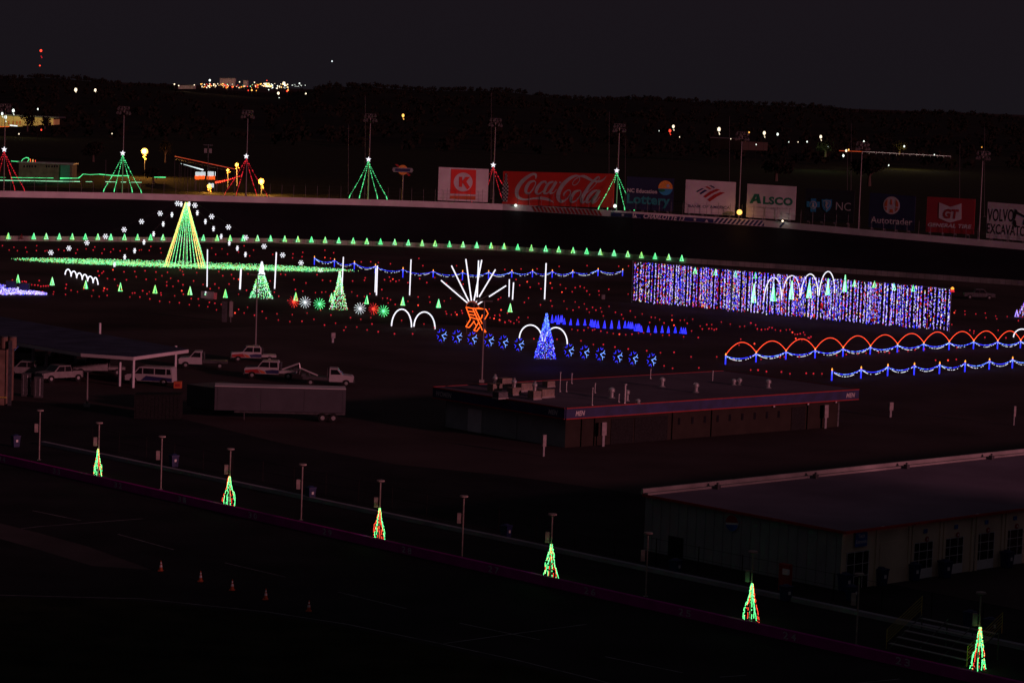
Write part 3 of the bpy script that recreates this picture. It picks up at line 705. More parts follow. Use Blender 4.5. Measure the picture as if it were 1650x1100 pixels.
# ---- tapered mid trees
def cone_tree(ap, bl, br, dn, mts, label, n=22, r=.055, white_top=None, step=.22, flare=1.0, name='light_tree'):
    b = G((bl[0]+br[0])/2, (bl[1]+br[1])/2-dn*.3); H = top_at(b, *ap); Rr = (br[0]-bl[0])/2*b.y/FPX
    root = empty(name, b); tag(root, label, 'light tree')
    for i in range(n):
        an = 2*pi*i/n+.2; mb = MB(); pts = []
        for k in range(9):
            t = k/8; rr = Rr*(t**flare); pts.append(b+V((cos(an)*rr, sin(an)*rr*.6, H*(1-t))))
        for k in range(8):
            ms = white_top if (white_top and k < 3) else mts
            bulbs_line(mb, pts[k], pts[k+1], ms, step, r, .12)
        mb.build('light_string', root)
    mb = MB(); mb.tube(b, b+Z*H, .06, grey, 6)
    for i in range(16):
        p = b+V((cos(i*pi/8)*Rr, sin(i*pi/8)*Rr*.6, .06)); q = b+V((cos((i+1)*pi/8)*Rr, sin((i+1)*pi/8)*Rr*.6, .06)); mb.tube(p, q, .03, grey, 4)
    mb.build('frame', root)
    return root
cone_tree((421, 422), (402, 482), (439, 483), 6, [E_green, E_mint, E_mint, E_flake, E_lime], 'white topped pale green light tree behind the slim lamp post', 26, .07, [E_white], flare=1.25)
cone_tree((548.5, 437), (531.5, 499), (560, 502.5), 6, [E_green, E_mint, E_mint, E_white, E_lime, E_dot], 'green and white sparkling light tree between two rows of starbursts', 22, .065, flare=1.2)
cone_tree((877, 505), (861, 578), (895.5, 581), 6, [E_blue, E_blue, E_blue, E_cyan, E_viol], 'tall blue light tree standing between two white arches', 32, .06, [E_blue, E_cyan], flare=1.0)
cone_tree((1649, 487), (1637, 512), (1663, 513), 4, [E_viol, E_blue, E_dot, E_white], 'violet light tree cut by the right edge', 12, .06)
p = G(1638, 510.5); q = MB()
for a in range(6): q.tube(p+V((cos(a)*.35, sin(a)*.35, 0)), p+Z*1.2, .04, E_viol, 4)
q.build('small_light_tree', loc=p, label='small violet light tree beside the one cut by the right edge', cat='light tree')
# ---- snowflakes on the cables of the great tree
def flake_face(mb, c, r, mt, X=V((1, 0, 0)), arms=8, th=.06):
    for i in range(arms):
        a = 2*pi*i/arms; d = X*cos(a)+Z*sin(a); mb.tube(c+d*(r*.12), c+d*r, th, mt, 5)
        for s_ in (-1, 1):
            a2 = a+s_*.7; d2 = X*cos(a2)+Z*sin(a2)
            if arms == 6: mb.tube(c+d*r*.6, c+d*r*.6+d2*r*.35, th*.8, mt, 4)
    return mb
FL = [(286, 328), (258, 344), (228, 357), (200, 370), (170, 381), (140, 391), (111, 400), (82, 407)]
FR = [(314, 331), (341, 349), (368, 366), (396, 383), (425.5, 397), (455.5, 411), (485, 423.5), (516.5, 436.7)]
NL = [(292, 329), (277, 346), (263, 361), (247.5, 377), (232, 390), (217, 404), (201, 414), (184.5, 426)]
NR = [(305, 329), (318, 343), (331, 357), (344, 368.5), (356.5, 381), (369.5, 391.5), (382.5, 400), (395.5, 410)]
D0 = b.y if False else G(298, 430.5).y
for nm, L_, dep, face in (('left open', FL, 0, 1), ('right open', FR, 0, 1), ('left edge-on', NL, -1, 0), ('right edge-on', NR, -1, 0)):
    cab = []
    for k, (x, y) in enumerate(L_):
        D = D0+dep*(k+1)*.9; c = P(x, y, D); X = V((1, 0, 0)) if face else V((.36, .93, 0)).normalized(); cab.append(c+Z*.58)
        mb = MB(); flake_face(mb, c, .5, E_white, X, 6, .05); mb.tube(c+Z*.5, c+Z*.62, .03, grey, 4)
        side = nm.split()[0]; kind_ = nm.split()[1]
        mb.build('snowflake_light', loc=c, label=f'white {"open" if face else "edge-on narrow"} snowflake on the {side} cable of the giant tree, {nth(k)} from the top', cat='snowflake', group='white snowflakes hung round the giant tree')
    mb = MB(); e = cab[-1]+(cab[-1]-cab[-2])*1.0; e.z = max(e.z, .1)
    mb.path([V((G(298, 430.5).x, D0, cab[0].z+1.))]+cab+[e], .012, dgrey, 3)
    mb.build('guy_cable', label=f'thin dark cable carrying the {nm} row of snowflakes', cat='cable', group='cables of the giant tree', loc=cab[0])
# ---- small green trees
def mini(loc, h, w, mts, name='small_light_tree'):
    mb = MB()
    for i in range(6):
        an = 2*pi*i/6+rnd.random()*.8
        mb.tube(V((cos(an)*w/2, sin(an)*w/2, 0)), V((0, 0, h)), .05*h/1.4, rnd.choice(mts), 5, .032*h/1.4)
    for i in range(4):
        an = rnd.random()*6; mb.tube(V((cos(an)*w/2, sin(an)*w/2, .05)), V((cos(an+1.5)*w/2, sin(an+1.5)*w/2, .05)), .05, rnd.choice(mts), 4)
    o = mb.build(name, local=True); o.location = loc; return o
wx = [14, 35, 55, 75, 96, 117, 138, 158, 179, 201, 222, 243, 263, 328, 350, 371, 392, 415, 436, 459, 480, 502, 524, 546, 569, 591, 613, 636, 658, 680, 701, 724, 746, 768, 791, 812, 834, 856, 879, 900, 923, 945, 967, 989, 1011, 1033, 1055, 1077, 1098]
protos = []
for k, x in enumerate(wx):
    p = iw(x); p.z = .42; p = p+V((0, -.45, 0)); h = 1.28; rd = (k == 1)
    if rd: o = mini(p, 1.1, .9, [mat('unlit_red_strand', (.2, .02, .02), 1) if 'unlit_red_strand' not in bpy.data.materials else bpy.data.materials['unlit_red_strand']])
    elif len(protos) < 5 or k < 2:
        o = mini(p, h, .88, [E_green, E_green, E_mint] if len(protos) % 2 else [E_green, E_mint, E_lime]); protos.append(o)
    else: o = protos[k % 5].copy(); S.collection.objects.link(o); o.location = p
    o.rotation_euler = (0, 0, k*1.7)
    tag(o, 'unlit dark red small tree on the inner track wall' if rd else f'small green light tree on the inner track wall, {nth(k)} from the left', 'light tree', 'small light trees along the inner track wall')
mid = [(28.8, 455.5), (84, 459.5), (138, 465), (194, 469), (249.7, 472.5), (306, 475), (363, 479.5), (476.4, 484.5), (534, 486), (591, 489.5), (649, 492), (706.5, 495.5), (822, 502.5),
       (1120, 441), (1152.8, 443.5), (1184.8, 446), (1217, 448.5), (1376.7, 461.5), (1408.7, 463.5), (1440, 467), (1471, 469.5)]
for k, (x, y) in enumerate(mid):
    p = G(x, y); o = mini(p, 1.35 if k < 13 else 1.25, .7 if k < 13 else .8, [E_green, E_mint, E_lime] if k < 13 else [E_green, E_mint])
    tag(o, f'small green light tree on the infield grass, {nth(k)} from the left' if k < 13 else f'small green light tree behind the light curtain, {nth(k-13)} from the left', 'light tree', 'small light trees on the infield' if k < 13 else 'small light trees behind the curtain')
for k, (x, yt, yb) in enumerate([(1214, 457, 487.5), (1245.5, 456, 485), (1275, 452, 482), (1303.3, 450.7, 480), (1333.5, 448, 475), (1361, 442.7, 470)]):
    p = G(x, yb); h = top_at(p, x, yt); o = mini(p, h, .75, [E_mint, E_green, E_mint])
    tag(o, f'slender pale green light tree behind the light curtain, {nth(k)} from the left', 'light tree', 'slender light trees behind the curtain')
# ---- blue little trees
bz = [(335, 525, 50), (358, 520, 40), (372, 533, 56), (388, 523, 44), (396, 520, 42), (409, 534, 38), (448, 538, 38), (490, 539, 38), (533, 540, 38), (569, 541, 38), (578, 550, 46), (588, 552, 42), (597, 552, 44), (612, 556, 46), (652, 558, 48), (694, 559, 50), (739, 560, 50), (776, 556, 44), (797, 557, 42), (810, 560, 42), (820, 560, 40), (838, 573, 42), (848, 575, 46), (858, 575, 46), (864, 572, 40), (875, 580, 38), (917, 582, 40), (960, 584, 42), (1000, 584, 42), (1038, 585, 40), (1080, 585, 38), (1115, 588, 38), (1128, 590, 36), (1140, 591, 38)]
for k, (x, y, h) in enumerate(bz):
    px, py = 800+x*.26667, 380+y*.26667; p = G(px, py); hh = h*.26667*p.y/FPX
    o = mini(p, hh, .42, [E_blue]); tag(o, f'small blue light tree in the blue row, {nth(k)} from the left', 'light tree', 'small blue light trees in a row')
# ---- white arches
def arch(l, t, r, label, th=.1, grp='white light arches', name='light_arch', mt=E_white, legs=True):
    b0 = G(l[0], l[1]+3); b1 = G(r[0], r[1]+3); D = b0.y; b1.y = b0.y; 
    a = P(l[0], l[1], D); c = P(r[0], r[1], D); tp = P(t[0], t[1], D); w2 = (c.x-a.x)/2; m_ = (a+c)/2
    pts = []
    for k in range(25):
        an = pi-pi*k/24; pts.append(V((m_.x+cos(an)*w2, D, a.z+(c.z-a.z)*k/24+(tp.z-m_.z)*sin(an))))
    root = empty(name, V((m_.x, D, 0))); tag(root, label, 'light arch', grp)
    mb = MB(); mb.path(pts, th, mt, 8); mb.build('light_tube', root)
    mb = MB(); mb.tube(V((a.x, D, 0)), a, .05, dgrey, 5).tube(V((c.x, D, 0)), c, .05, dgrey, 5); mb.build('stand', root)
    return root
arch((630.8, 525), (646.5, 498), (663, 527), 'large white light arch, left one of the pair left of the orange manger', .09)
arch((667, 526), (683.8, 502.5), (700.8, 530), 'large white light arch, right one of the pair left of the orange manger', .09)
arch((836.8, 545), (854, 523.5), (874, 551), 'large white light arch on the left side of the blue tree', .085)
arch((878, 550), (895, 527.5), (914, 555), 'large white light arch on the right side of the blue tree', .085)
arch((1633, 543), (1646, 530), (1662, 546), 'white light arch cut by the right edge', .085)
xs = [105, 114.5, 123.5, 132.5, 141.2, 150, 158]; tp = [434, 437, 440, 442.3, 445.3, 447.5]
for k in range(6): arch((xs[k], 442.5+k*2.6), ((xs[k]+xs[k+1])/2, tp[k]), (xs[k+1], 446+k*2.6+(3 if k == 5 else 0)), f'narrow white light arch of the close left row, {nth(k)} from the left', .10, 'row of narrow white arches')
for k, (l, t, r) in enumerate([((1230.8, 485), (1246.5, 447), (1259, 483)), ((1261, 477), (1276, 444), (1289, 480)), ((1290.5, 477), (1305.5, 441.5), (1317.5, 476)), ((1320, 476), (1334.8, 437.5), (1344.7, 472))]):
    arch(l, t, r, f'tall white arch rising over the light curtain, {nth(k)} from the left', .085, 'white arches behind the curtain')
# ---- white vertical tubes
TB = [((334.3, 402), (333.6, 462), .13), ((388.3, 433), (386.6, 466), .2), ((445.3, 406.5), (442.5, 465), .15), ((553.3, 414), (550.5, 472), .13), ((608, 428), (606.5, 475.5), .15), ((605.6, 432), (604.3, 471), .12), ((662.3, 418), (660, 475.5), .13), ((880, 424), (877.5, 482), .15), ((820.7, 450), (820.2, 478), .13), ((827.5, 455), (825.8, 482.5), .14)]
LB = ['right beside the giant green tree', 'shorter and thicker, right of the giant tree', 'right of the white topped tree', 'rising out of the green and white tree', 'front one of the close pair by the blue garland', 'back one of the close pair by the blue garland', 'standing alone left of the manger', 'above the tall blue tree', 'left one of the short pair right of the manger', 'right one of the short pair right of the manger']
for (t, b_, r), lb in zip(TB, LB):
    p = G(b_[0], b_[1]+2); a = P(b_[0], b_[1], p.y); c = P(t[0], t[1], p.y)
    root = empty('light_tube_pole', p); tag(root, 'upright white light tube '+lb, 'light pole', 'upright white light tubes')
    mb = MB(); mb.tube(a, c, r*.68, E_white, 8); mb.build('light_tube', root)
    mb = MB(); mb.tube(p, a, .06, dgrey, 5).box(p, .5, .5, .06, dgrey); mb.build('stand', root)
# ---- manger with rays
zz = lambda x, y: (700+x*.11814, 410+y*.11814)
gb = G(772, 537.5); D = gb.y
root = empty('manger_display', V((gb.x, D, 0))); tag(root, 'orange outlined manger on crossed legs', 'light display')
def line(mb, pl, r, mt, dd=0., n=6): mb.path([P(*zz(*p), D+dd) for p in pl], r, mt, n)
mb = MB()
for pl in ([(430, 715), (492, 880)], [(432, 718), (520, 735), (640, 740), (700, 745), (732, 805), (685, 885)], [(448, 770), (535, 782)], [(465, 815), (548, 828)], [(490, 855), (572, 880), (620, 885)], [(575, 735), (600, 728), (660, 742)], [(655, 820), (640, 870), (620, 870)]): line(mb, pl, .07, E_or)
mb.build('cradle', root)
mb = MB()
for pl in ([(520, 730), (655, 1035)], [(552, 735), (652, 945)]): line(mb, pl, .075, E_or, -.3)
mb.build('leg', root)
mb = MB(); line(mb, [(492, 880), (428, 985), (475, 995), (545, 905)], .075, E_or, .2); line(mb, [(530, 905), (575, 975)], .06, E_or, .2); mb.build('leg', root)
mb = MB(); line(mb, [(600, 930), (538, 1035), (580, 1045), (615, 990)], .075, E_or, .2); line(mb, [(675, 1015), (705, 1055), (680, 1058), (675, 1025)], .06, E_or, .2); mb.build('leg', root)
mb = MB(); line(mb, [(432, 712), (440, 680), (475, 650), (520, 638), (560, 655), (590, 685), (615, 730)], .045, em('dim_orange_rope', (.35, .07, .03), .8)); mb.build('hay_outline', root)
mb = MB()
for x in (440, 700): p = P(*zz(x, 1000), D); mb.tube(V((p.x, D+.3, 0)), P(*zz(x, 900), D+.3), .05, dgrey, 5)
mb.build('stand', root)
star = empty('star_ray_display', V((gb.x, D+2, 0))); tag(star, 'fan of white light tubes bursting up from the manger', 'light display')
for pl in ([(90, 352), (450, 660)], [(232, 152), (470, 640)], [(428, 62), (505, 630)], [(602, 82), (582, 580)], [(645, 75), (540, 630)], [(832, 205), (610, 578)], [(978, 425), (745, 575)], [(662, 632), (590, 682)], [(585, 622), (565, 650)]):
    mb = MB(); line(mb, pl, .088, E_white, 2., 8); mb.build('light_tube', star)
mb = MB(); p = P(*zz(540, 660), D+2); mb.tube(V((p.x, D+2.2, 0)), p, .1, dgrey, 6); mb.ball(p, .35, dgrey, 8)
for pl in ([(90, 352), (450, 660)], [(978, 425), (745, 575)]): line(mb, [pl[0], (540, 660)], .04, dgrey, 2.2)
mb.build('stand', star)
lamp('manger_glow', V((gb.x, D-2, 2)), 25, (1, .35, .1), .6, root)
# ---- starbursts
for k, (x, y, mt, nm) in enumerate([(472.6, 486, E_redb, 'red'), (491.6, 487, E_white, 'white'), (514.5, 489.5, E_green2, 'green'), (580, 497, E_white, 'white'), (601, 497.5, E_redb, 'red'), (617.6, 501, E_green2, 'green')]):
    p = G(x, y+10.5); c = P(x, y, p.y); mb = MB(); r = 9.8*p.y/FPX
    root = empty('starburst_light', p); tag(root, f'{nm} starburst light in the {"left" if k < 3 else "right"} group of three', 'light display', 'starburst lights')
    th = .03
    dim = {'red': E_dot, 'white': E_flake, 'green': E_green}[nm]
    for i in range(13):
        a = 2*pi*i/13+.1; d = V((cos(a), 0, sin(a))); far = 1. if nm != 'red' or cos(a) > -.5 else .8
        mb.tube(c+d*.12, c+d*r*far, th, dim if cos(a) < .2 else mt, 4)
    mb.ball(c, .2, mt, 6); mb.build('rays', root)
    mb = MB(); mb.tube(p, c+V((0, .2, 0)), .04, dgrey, 5); mb.build('stand', root)
# ---- blue snowflakes in a row
for k, (x, y) in enumerate([(712, 540), (736.5, 542), (761, 545), (788, 548), (811, 550.8), (836.5, 554.7), (917, 564.3), (942, 567), (967.5, 570.3), (995.5, 574), (1020.5, 576.7), (1050, 579.7)]):
    p = G(x, y+13); c = P(x, y, p.y); r = 11.3*p.y/FPX; X = V((.74, .67, 0))
    root = empty('snowflake_light', p); tag(root, f'blue snowflake light on a stand, {nth(k)} from the left', 'snowflake', 'blue snowflakes in a row')
    mb = MB()
    for i in range(6):
        a = 2*pi*i/6+.25; d = X*cos(a)+Z*sin(a); mt = E_cyan if i in (0, 5) else E_blue
        if mt is E_cyan: mb.tube(c, c+d*r*.72, .042, mt, 5)
        for s_ in (-1, 1): d2 = X*cos(a+s_*.75)+Z*sin(a+s_*.75); mb.tube(c+d*r*.62, c+d*r*.62+d2*r*.4, .036, mt, 4)
    mb.build('flake', root); mb = MB(); mb.tube(p, c-Z*r*.2, .03, dgrey, 5).box(p, .4, .4, .04, dgrey); mb.build('stand', root)
lamp('blue_glow', G(877, 592)+Z*2.5, 130, (.05, .08, 1), 3, None)
# ---- garlands on candle posts
def garland(posts, label, sag=1.0, arches=None, h=None, plabel=None):
    B = [G(x, yb) for x, yt, yb in posts]; T = [P(x, yt, b.y) for (x, yt, yb), b in zip(posts, B)]
    root = empty('candle_garland', B[len(B)//2]); tag(root, label, 'light fence', 'candle post garlands')
    for b_, t in zip(B, T):
        hgt = t.z; mb = MB(); mb.tube(b_, b_+Z*(hgt*.78), .085, E_blue, 6).tube(b_+Z*.1, b_+Z*(hgt*.7)-V((0, .06, 0)), .045, E_cyan, 5); o = mb.build('candle_post', root)
        mb = MB(); mb.tube(b_+Z*(hgt*.78), b_+Z*(hgt*.9), .085, E_flame, 6, .08).tube(b_+Z*(hgt*.9), b_+Z*hgt, .08, E_flame, 6, .01); mb.build('flame', root)
    for i in range(len(B)-1):
        a = B[i]+Z*(T[i].z*.74); c = B[i+1]+Z*(T[i+1].z*.74); L = (c-a).length; n = 26
        for col, sg, rr in (([E_blue, E_blue, E_cyan], sag, .055), ([E_flake, E_white], sag*1.55, .04)):
            mb = MB(); pts = [a.lerp(c, k/n)-Z*(4*sg*(k/n)*(1-k/n)*.42) for k in range(n+1)]
            for p, q in zip(pts, pts[1:]):
                if rnd.random() < (.9 if rr > .05 else .55): mb.tube(p, p.lerp(q, .7), rr, rnd.choice(col), 4)
            mb.build('light_garland', root)
        if arches is not None:
            t = P(arches[i][0], arches[i][1], (B[i].y+B[i+1].y)/2); m_ = (a+c)/2; hh = t.z-m_.z-.1; mb = MB()
            a2 = a+Z*.15; c2 = c+Z*.15; pts = [a2.lerp(c2, k/24)+Z*(hh*4*(k/24)*(1-k/24)) for k in range(25)]
            mb.path(pts, .042, E_orr, 5)
            mb.build('light_arch', root)
    return root
E_orr = em('scarlet_rope', (1, .075, .025), 1.7)
garland([(506.4, 412, 426.5), (538.7, 416, 430), (570.8, 420, 434), (604.6, 425, 440), (649, 430, 447), (697.8, 434, 447), (745, 435, 451), (787, 435, 449), (824.5, 434, 447), (857.8, 433.5, 446.5), (889.6, 434, 447), (922.6, 434.5, 446.8), (963.4, 431.5, 444.5), (1003, 432.5, 444.5)], 'far blue and white light garland on candle posts behind the star fan', 1.35)
posts = [(1168.8, 568.5, 587), (1217.9, 565, 583.5), (1266, 562.5, 579), (1313, 560, 577), (1358, 557.5, 574.5), (1402, 555, 571), (1445.7, 552, 567.5), (1488, 550, 565), (1529, 547.8, 563.5), (1568.4, 546.5, 562), (1607, 546.5, 562), (1644, 546, 560.5), (1681, 545, 559)]
tops = [(1195, 552), (1243, 549.8), (1291, 546.5), (1338, 544.8), (1382, 541.5), (1425, 539.8), (1468, 537.7), (1509, 535.2), (1549, 534.4), (1588, 533.6), (1626, 533.6), (1663, 533)]
garland(posts, 'blue candle post garland topped with a row of scarlet arches', 1.15, tops)
garland([(1340, 592.5, 613), (1387, 589.5, 609.5), (1430, 585.5, 605.5), (1472.7, 583.5, 604), (1513.5, 582, 602), (1554.5, 579.5, 599), (1593.7, 576.5, 595), (1631, 574, 593), (1668, 571.5, 591)], 'near blue and white light garland below the scarlet arches', 1.25)
# ---- the light curtain
a, c = G(1018.5, 487.5), G(1529, 535.5); ta, tc_ = top_at(a, 1020, 423), top_at(c, 1530, 467)
root = empty('light_curtain', a.lerp(c, .5)); tag(root, 'long hanging curtain of blue, white and red light strings', 'light curtain')
CUR = [E_blue]*3+[E_viol]*8+[E_white, E_flake, E_dot, E_redb, E_yel]
def curtain_string(mb, t, back=0., r=.07, step=.2, fill=.85):
    p = a.lerp(c, t)+V((0, back, 0)); tz_ = ta+(tc_-ta)*t+rnd.uniform(-.12, .12); z0 = .12+rnd.uniform(0, .3); zc = tz_
    pal = rnd.choice((CUR, CUR, CUR, [E_dot, E_dot, E_blue, E_viol], [E_blue, E_viol, E_viol, E_white], [E_viol, E_viol, E_flake, E_blue]))
    while zc > z0:
        if rnd.random() < fill: mb.bulb((p.x+rnd.uniform(-.05, .05), p.y, zc), r*rnd.uniform(.75, 1.3), rnd.choice(pal), 1.5)
        zc -= step*rnd.uniform(.75, 1.2)
for i in range(100):
    mb = MB(); curtain_string(mb, (i+.5)/100); mb.build('light_string', root)
mb = MB()
for i in range(100): 
    t = (i+rnd.random())/100
    curtain_string(mb, t, .35, .075, .21, .85 if .08 < t < .92 else .45)
mb.build('rear_light_strings', root, kind='stuff')
for t in (-.002, .33, .66, 1.002):
    p = a.lerp(c, t)+V((0, .5, 0)); mb = MB(); mb.tube(p, p+Z*(ta+(tc_-ta)*t+.25), .06, grey, 6); mb.build('support_post', root)
mb = MB(); mb.tube(a+V((0, .4, ta+.15)), c+V((0, .4, tc_+.15)), .03, grey, 5); mb.build('top_wire', root)
lamp('curtain_glow', a.lerp(c, .5)+V((-2, -4, 2)), 160, (.35, .3, 1), 4, root)
p = a.lerp(c, 1.0)+V((.2, 0, tc_+.2)); q = MB(); q.ball(p, .28, E_flame, 6); q.tube(p, p-Z*.5, .2, E_dot, 6, .35); q.build('beacon', root)
# ---- red marker lights
DOT = []
def dz(ox, oy, s, L): DOT.extend([(ox+x*s, oy+y*s) for x, y in L])
dz(0, 300, .25455, [(15,380),(58,408),(88,390),(110,412),(162,392),(170,420),(232,380),(230,412),(285,414),(298,412),(370,405),(405,412),(490,405),(480,428),(545,400),(600,388),(590,408),(645,428),(660,403),(700,420),(717,402),(760,413),(802,400),(882,408),(895,406),(955,385),(945,410),(1015,397),(1020,425),(1340,395),(1365,435),(1405,400),(1440,433),(1510,420),(1605,408),(1580,445),(1545,380),
(620,543),(645,555),(655,545),(627,572),(715,534),(785,547),(680,590),(725,595),(800,598),(853,545),(862,578),(918,540),(925,595),(987,548),(985,595),(1025,572),(1060,550),(1055,612),(1080,588),(1140,535),(1128,605),(1155,545),(1160,565),(1245,552),(1225,605),(1385,545),(1410,572),(1465,565),(1360,625),(1450,625),(1480,590),(1570,560),(1510,595),
(248,603),(140,610),(155,608),(165,612),(78,600),(200,630),(220,632),(240,633),(258,640),(275,638),(290,638),(305,637),(420,628),(415,652),(450,665),(490,675),(530,655),(590,665),(660,652),(678,658),(655,668),(745,635),(770,660),(580,702),(628,705),(678,698),(337,690),(415,692),(340,675),(268,672),(838,683),(853,682),(903,668),(930,688),(885,708),(822,708),(945,675),(948,720),(1018,682),(1020,695),(1010,735),(1055,635),(1105,700),(1095,640),(1158,630),(1150,668),(1073,740),(1135,745),(1160,690),(1210,718),(1255,720),(1198,757),(1285,628),(1315,770),(1325,742),(1360,748),(1260,762),(1330,655),(1370,790),(1385,650),(1400,755),(1510,690),(1560,665),(1567,773),(1510,787),(1487,810),(1545,810),(1610,825)])
dz(400, 370, .25455, [(33,132),(155,160),(283,157),(345,147),(280,182),(340,175),(485,133),(485,180),(520,185),(540,150),(715,208),(775,207),(823,212),(900,220),(1080,185),(1318,232),(1105,232),(205,287),(138,330),(235,290),(290,322),(365,343),(435,290),(470,325),(520,330),(595,288),(660,330),(740,310),(735,325),(862,322),(893,305),(900,330),(915,318),(935,332),(955,325),(1010,340),(1085,315),(1130,340),(1180,308),(1255,345),(1345,325),(1360,350),(165,402),(193,428),(298,385),(250,455),(345,395),(425,405),(465,402),(490,400),(515,425),(545,395),(655,400),(690,425),(735,430),(730,470),(770,412),(808,402),(850,440),(880,440),(900,450),(885,470),(930,480),(1010,460),(1075,485),(1075,432),(1145,432),(1240,458),(1280,440),(1150,465),(1250,525),(1255,540),(1285,545),(1310,530),(1320,545),(1350,520),(1355,535),(1525,510),(1600,515),(1590,545),(1560,550),(1555,570),(1530,565),(1640,535),(1625,595),(1595,580),(1040,525),(970,582),(1112,605),(88,525),(40,548),(113,568),(182,540),(190,580),(278,545),(263,590),(340,588),(372,535),(415,575),(458,517),(482,612),(523,548),(552,600),(617,625),(647,565),(605,645),(687,625),(712,575),(775,565),(783,605),(822,655),(752,643),(925,668),(1040,668),(1178,628),(845,385),(1598,437),(1580,448)])
dz(800, 380, .26667, [(50,207),(148,204),(245,203),(378,188),(547,183),(738,187),(797,185),(118,268),(140,303),(185,282),(203,315),(255,293),(268,325),(325,290),(335,320),(385,300),(395,345),(418,322),(457,343),(475,318),(505,310),(530,318),(562,360),(545,338),(618,338),(620,362),(678,328),(795,357),(12,388),(25,378),(193,382),(168,408),(265,423),(327,398),(335,430),(407,400),(425,447),(475,405),(498,437),(462,455),(530,417),(545,448),(560,468),(580,438),(600,455),(628,442),(635,465),(680,432),(718,468),(645,490),(755,482),(808,460),(765,507),(838,497),(880,478),(935,498),(925,530),(985,512),(958,500),(1060,487),(1012,533),(1060,515),(1110,517),(1072,547),(1135,515),(1152,535),(1185,510),(1230,552),(1243,570),(1283,568),(1270,543),(1300,543),(1300,568),(1315,575),(1328,570),(1358,527),(1412,540),(1470,555),(1498,553),(1535,533),(1565,545),(1575,570),(1600,575),(1622,572),(1638,570),(20,490),(18,515),(50,527),(75,518),(85,525),(105,535),(122,515),(133,500),(135,527),(190,500),(455,572),(490,578),(528,578),(553,562),(580,577),(593,573),(630,583),(668,592),(705,598),(742,602),(780,605),(818,602),(857,595),(930,602),(888,593),(1003,608),(1043,607),(1130,617),(1178,582),(1218,622),(510,642),(585,665),(645,665),(715,680),(795,692),(365,633),(225,630),(990,715),(1072,712),(1175,740),(1330,740),(1012,795),(1063,810),(1222,807),(907,703),(1475,632),(1465,668),(1435,757),(1535,820),(1580,822),(1630,828),(1558,660)])
dz(1210, 400, .26667, [(0,458),(38,493),(63,497),(85,497),(110,485),(127,487),(147,500),(178,505),(213,500),(235,498),(250,515),(265,527),(280,527),(297,523),(317,515),(325,530),(345,548),(362,542),(352,550),(307,562),(290,557),(270,553),(1235,383),(1228,395),(1292,385),(1293,405),(1358,402),(1415,397),(1420,425),(1478,415),(1485,432),(1548,418),(1322,502),(1347,507),(1345,520),(1213,467),(1493,502),(1413,545),(1540,548),(1615,443),(42,745),(93,755),(183,757),(235,768),(377,767),(428,768),(333,765),(60,680),(200,665),(175,668),(290,665),(517,655),(575,650),(645,645),(695,642),(770,637),(808,635),(835,640),(893,628),(948,630),(990,622),(1048,617),(1243,608),(1115,685),(1190,685),(1240,680)])
E_dim = em('dim_red_led', (.42, .012, .02), 1.0)
def dotmesh(mt, r):
    mb = MB(); mb.ball((0, 0, .42), r*.55, mt, 8); mb.tube((0, 0, 0), (0, 0, .34), .03, dgrey, 4); return mb
dm = [dotmesh(E_dot, .19), dotmesh(E_dim, .18), dotmesh(E_redb, .21), dotmesh(E_dot, .16)]
DOT.sort(key=lambda t: -t[1]); pro = []
for i, mb in enumerate(dm): o = mb.build('marker_light', local=True); pro.append(o)
used = set(); stuff = MB()
for k, (x, y) in enumerate(DOT):
    p = G(x, y+2.5); c = rnd.choices((0, 1, 2, 3), (.45, .3, .06, .19))[0]
    if k < 290:
        o = pro[c] if c not in used else pro[c].copy()
        if c in used: S.collection.objects.link(o)
        used.add(c); o.location = p; tag(o, 'small round red marker light on a short stake in the infield', 'marker light', 'red marker lights over the infield')
    else:
        mb = dm[c]; kk = len(stuff.v)
        stuff.ball(p+Z*.42, .125, (E_dot, E_dim, E_redb, E_dot)[c], 6); stuff.tube(p, p+Z*.34, .03, dgrey, 4)
stuff.build('far_marker_lights', label='farthest band of tiny red marker lights', kind='stuff')
# ================================================================ GARAGE (lower right)
C0 = G(1354.7, 951.5); gz = top_at(C0, 1354.7, 854.3)
PL = G(1037, 796, gz); tl_ = (PL-C0).dot(D1)
root = empty('garage_building', C0); tag(root, 'long low cream garage with flat roof and glazed roller doors', 'building')
A, Bc = C0, C0+D1*tl_; Rr_ = C0+D2*90; Br = Bc+D2*90
mb = MB(); mb.prism([A, Rr_, Rr_-D2.cross(Z)*.25, A-D2.cross(Z)*.25], Z*(gz-.12), tan2); mb.build('front_wall', root)
inn = D2
mb = MB(); mb.prism([A+D1*.01+inn*.0, Bc, Bc+inn*.25, A+D1*.26+inn*.25], Z*(gz-.12), siding)
for i in range(int(tl_/.9)): mb.box(A+D1*(.6+i*.9)-D2*.02, .06, .05, gz-.2, siding, D1)
mb.build('end_wall', root)
mb = MB(); mb.prism([A-D1*.4-D2*.3+Z*(gz-.12), Rr_-D1*.4+Z*(gz-.12), Br+Z*(gz-.12), Bc-D2*.3+Z*(gz-.12)], Z*.1, roof2_m); mb.build('roof', root)
mb = MB()
for p, q in ((A-D1*.4-D2*.3, Rr_-D1*.4), (A-D1*.4-D2*.3, Bc-D2*.3)):
    d = (q-p).normalized(); n = V((d.y, -d.x, 0))*.06
    if n.y > 0: n = -n
    mb.prism([p+Z*(gz-.16), q+Z*(gz-.16), q+n+Z*(gz-.16), p+n+Z*(gz-.16)], Z*.2, red)
mb.build('edge_trim', root)
mb = MB(); mb.prism([Bc-D2*.3+Z*(gz-.015), Br+Z*(gz-.015), Br+D1*.25+Z*(gz-.015), Bc-D2*.3+D1*.25+Z*(gz-.015)], Z*.42, conc2)
